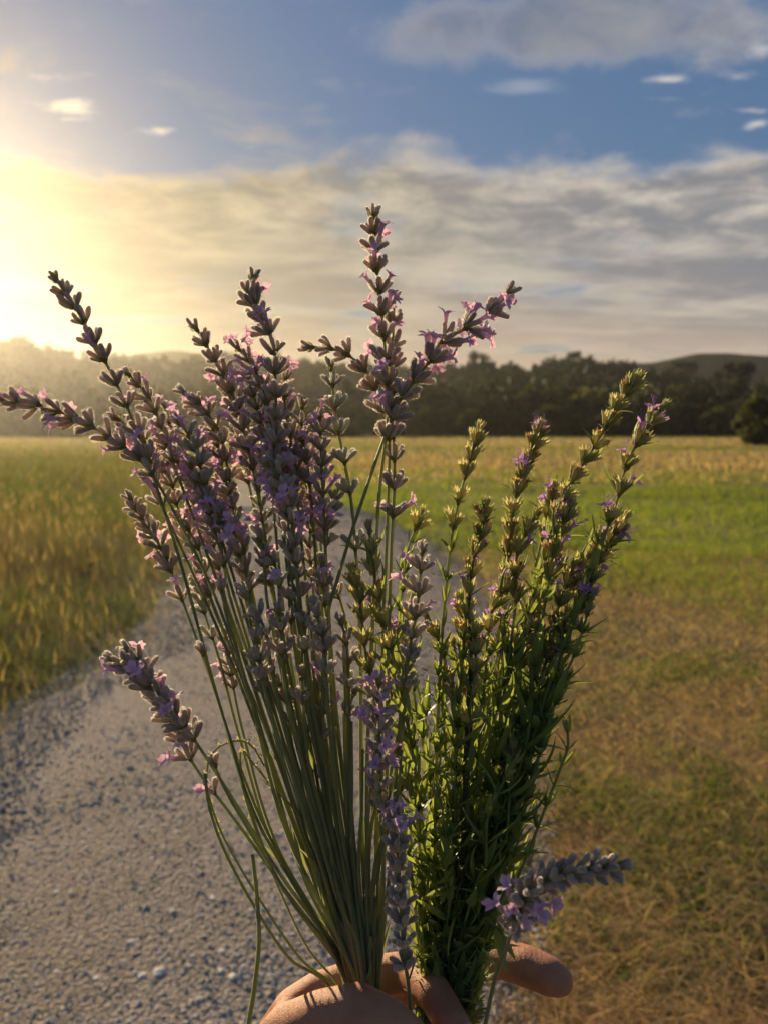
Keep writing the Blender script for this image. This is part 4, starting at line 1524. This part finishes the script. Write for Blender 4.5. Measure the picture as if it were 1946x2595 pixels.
# ================================================================== hand
m, t = new_mat('skin')
tcn = t.n('ShaderNodeTexCoord')
oc = tcn.outputs['Object']
blot = t.noise(oc, 60, 4, .6)
fine = t.noise(oc, 900, 4, .6)
vr = t.n('ShaderNodeTexVoronoi')
vr.feature = 'DISTANCE_TO_EDGE'
vr.inputs['Scale'].default_value = 900
t.link(oc, vr.inputs['Vector'])
wv = t.n('ShaderNodeTexWave')
wv.inputs['Scale'].default_value = 120
wv.inputs['Distortion'].default_value = 6
wv.inputs['Detail'].default_value = 3
t.link(oc, wv.inputs['Vector'])
cc = t.mix(t.mr(blot, .35, .65), (0.38, 0.16, 0.085), (0.47, 0.215, 0.125))
p = t.n('ShaderNodeBsdfPrincipled')
t.link(cc, p.inputs['Base Color'])
p.inputs['Roughness'].default_value = .58
p.inputs['Specular IOR Level'].default_value = .3
p.inputs['Subsurface Weight'].default_value = .35
p.inputs['Subsurface Radius'].default_value = (1.0, .35, .18)
p.inputs['Subsurface Scale'].default_value = .003
hh = t.m('ADD', t.m('MULTIPLY', t.mr(vr.outputs['Distance'], 0, .18), .5), t.m('ADD', t.m('MULTIPLY', fine, .4), t.m('MULTIPLY', wv.outputs['Fac'], .35)))
bp = t.n('ShaderNodeBump')
bp.inputs['Strength'].default_value = .45
bp.inputs['Distance'].default_value = .0004
t.link(hh, bp.inputs['Height'])
t.link(bp.outputs[0], p.inputs['Normal'])
o = t.n('ShaderNodeOutputMaterial')
t.link(p.outputs[0], o.inputs[0])
M['skin'] = m
m, t = new_mat('nail')
p = t.n('ShaderNodeBsdfPrincipled')
tcn = t.n('ShaderNodeTexCoord')
t.link(t.mix(t.noise(tcn.outputs['Object'], 300, 3, .5), (0.58, 0.34, 0.29), (0.66, 0.42, 0.36)), p.inputs['Base Color'])
p.inputs['Roughness'].default_value = .28
o = t.n('ShaderNodeOutputMaterial')
t.link(p.outputs[0], o.inputs[0])
M['nail'] = m

# joints: photograph x, y, depth, radius in mm
THUMB = [(500, 2480, .352, 20), (560, 2345, .336, 16), (628, 2238, .322, 13), (700, 2200, .314, 11.2), (772, 2188, .310, 11.4), (836, 2216, .309, 10.6), (893, 2262, .311, 9.4), (925, 2292, .313, 7.6)]
INDEX = [(560, 2330, .385, 15), (640, 2190, .375, 12.5), (690, 2150, .374, 11.0), (790, 2110, .377, 9.6), (884, 2098, .371, 9.3), (938, 2146, .347, 8.4), (975, 2210, .335, 7.9), (1004, 2268, .328, 7.2), (1016, 2292, .326, 5.8)]
MIDDLE = [(560, 2400, .398, 15), (650, 2290, .397, 12.5), (780, 2190, .402, 10.6), (925, 2112, .408, 10), (1010, 2078, .402, 9.6), (1085, 2072, .391, 9.6), (1140, 2088, .381, 9.8), (1185, 2108, .374, 9.3), (1205, 2118, .371, 7.6)]
RING = [(560, 2480, .402, 15), (660, 2400, .403, 12), (800, 2330, .408, 10), (930, 2290, .408, 9.4), (1020, 2290, .395, 9), (1075, 2310, .372, 8.8), (1072, 2345, .350, 8.3), (1050, 2370, .336, 7.2)]
PINKY = [(560, 2570, .40, 14), (650, 2510, .402, 10.5), (780, 2460, .405, 8.8), (900, 2430, .402, 8.2), (975, 2435, .388, 7.8), (1010, 2455, .368, 7.4), (1000, 2475, .352, 6.6), (985, 2485, .345, 5.6)]
PALM = [[(560, 2345, .375, 17), (520, 2600, .375, 22)], [(600, 2330, .390, 15), (540, 2620, .385, 20)], [(600, 2420, .400, 15), (545, 2640, .39, 19)], [(600, 2500, .402, 15), (550, 2660, .392, 18)], [(600, 2560, .40, 14), (555, 2700, .39, 17)],
        [(560, 2345, .338, 13), (590, 2270, .352, 11), (640, 2195, .372, 11)]]
ARM = [(515, 2640, .378, 24), (490, 2860, .362, 26), (455, 3120, .335, 29), (400, 3500, .30, 34), (330, 4000, .262, 40)]


def chain_balls(bm, ch):
    for (a_, b_) in zip(ch[:-1], ch[1:]):
        pa, pb = P(*a_[:3]), P(*b_[:3])
        ra, rb = a_[3] * MM, b_[3] * MM
        k = max(2, int((pb - pa).length / (min(ra, rb) * .22)))
        for i in range(k + 1):
            f_ = i / k
            bmesh.ops.create_icosphere(bm, subdivisions=2, radius=ra + (rb - ra) * f_, matrix=Matrix.Translation(pa.lerp(pb, f_) - HB))


HB = P(515, 2640, .378)
bm = bmesh.new()
for ch in (THUMB, INDEX, MIDDLE, RING, PINKY, ARM, *PALM):
    chain_balls(bm, ch)
me = bpy.data.meshes.new('hand')
bm.to_mesh(me)
bm.free()
hand = obj('hand', me, None, Matrix.Translation(HB))
md = hand.modifiers.new('remesh', 'REMESH')
md.mode = 'VOXEL'
md.voxel_size = .0013
md.use_smooth_shade = True
md = hand.modifiers.new('smooth', 'SMOOTH')
md.factor = .5
md.iterations = 9
me.materials.append(M['skin'])
tag(hand, 'bare left hand gripping the flower stems, thumb in front of them', 'hand')


def nail(tip, prev, up_hint, ln, wd):
    """curved nail plate on the back of the last finger joint"""
    a_, b_ = P(*prev[:3]), P(*tip[:3])
    ax = (b_ - a_).normalized()
    up = (up_hint - ax * up_hint.dot(ax)).normalized()
    sd = ax.cross(up)
    r_ = (tip[3] * .4 + prev[3] * .6) * MM
    c = a_.lerp(b_, .55)
    ac = Acc()
    vs_, fs = [], []
    for i in range(7):
        f_ = i / 6 - .5
        for j in range(7):
            s_ = (j / 6 - .5) * 2
            an = s_ * wd / r_
            lx = f_ * ln * (1 - .12 * s_ * s_)
            rr_ = r_ * 1.0 - .18 * ln * max(0, f_) ** 2 * 2
            vs_.append(c + ax * lx + (up * math.cos(an) + sd * math.sin(an)) * rr_ - HB)
    for i in range(6):
        for j in range(6):
            b0 = i * 7 + j
            fs.append((b0, b0 + 1, b0 + 8, b0 + 7))
    ac.add(vs_, fs)
    o_ = obj('fingernail', ac.mesh('fingernail', [M['nail']]), hand)
    md_ = o_.modifiers.new('thick', 'SOLIDIFY')
    md_.thickness = .0006
    md_.offset = 0


TOCAM = Vector((0, -1, .1))
nail(THUMB[-1], THUMB[-3], TOCAM + Vector((.3, 0, .4)), .013, .0065)
nail(INDEX[-1], INDEX[-3], Vector((1, -.2, .3)), .011, .0055)
nail(MIDDLE[-1], MIDDLE[-3], Vector((.1, 1, .3)), .012, .0060)
nail(RING[-1], RING[-3], Vector((.8, -.6, .2)), .011, .0055)
nail(PINKY[-1], PINKY[-3], Vector((.8, -.6, .2)), .009, .0045)
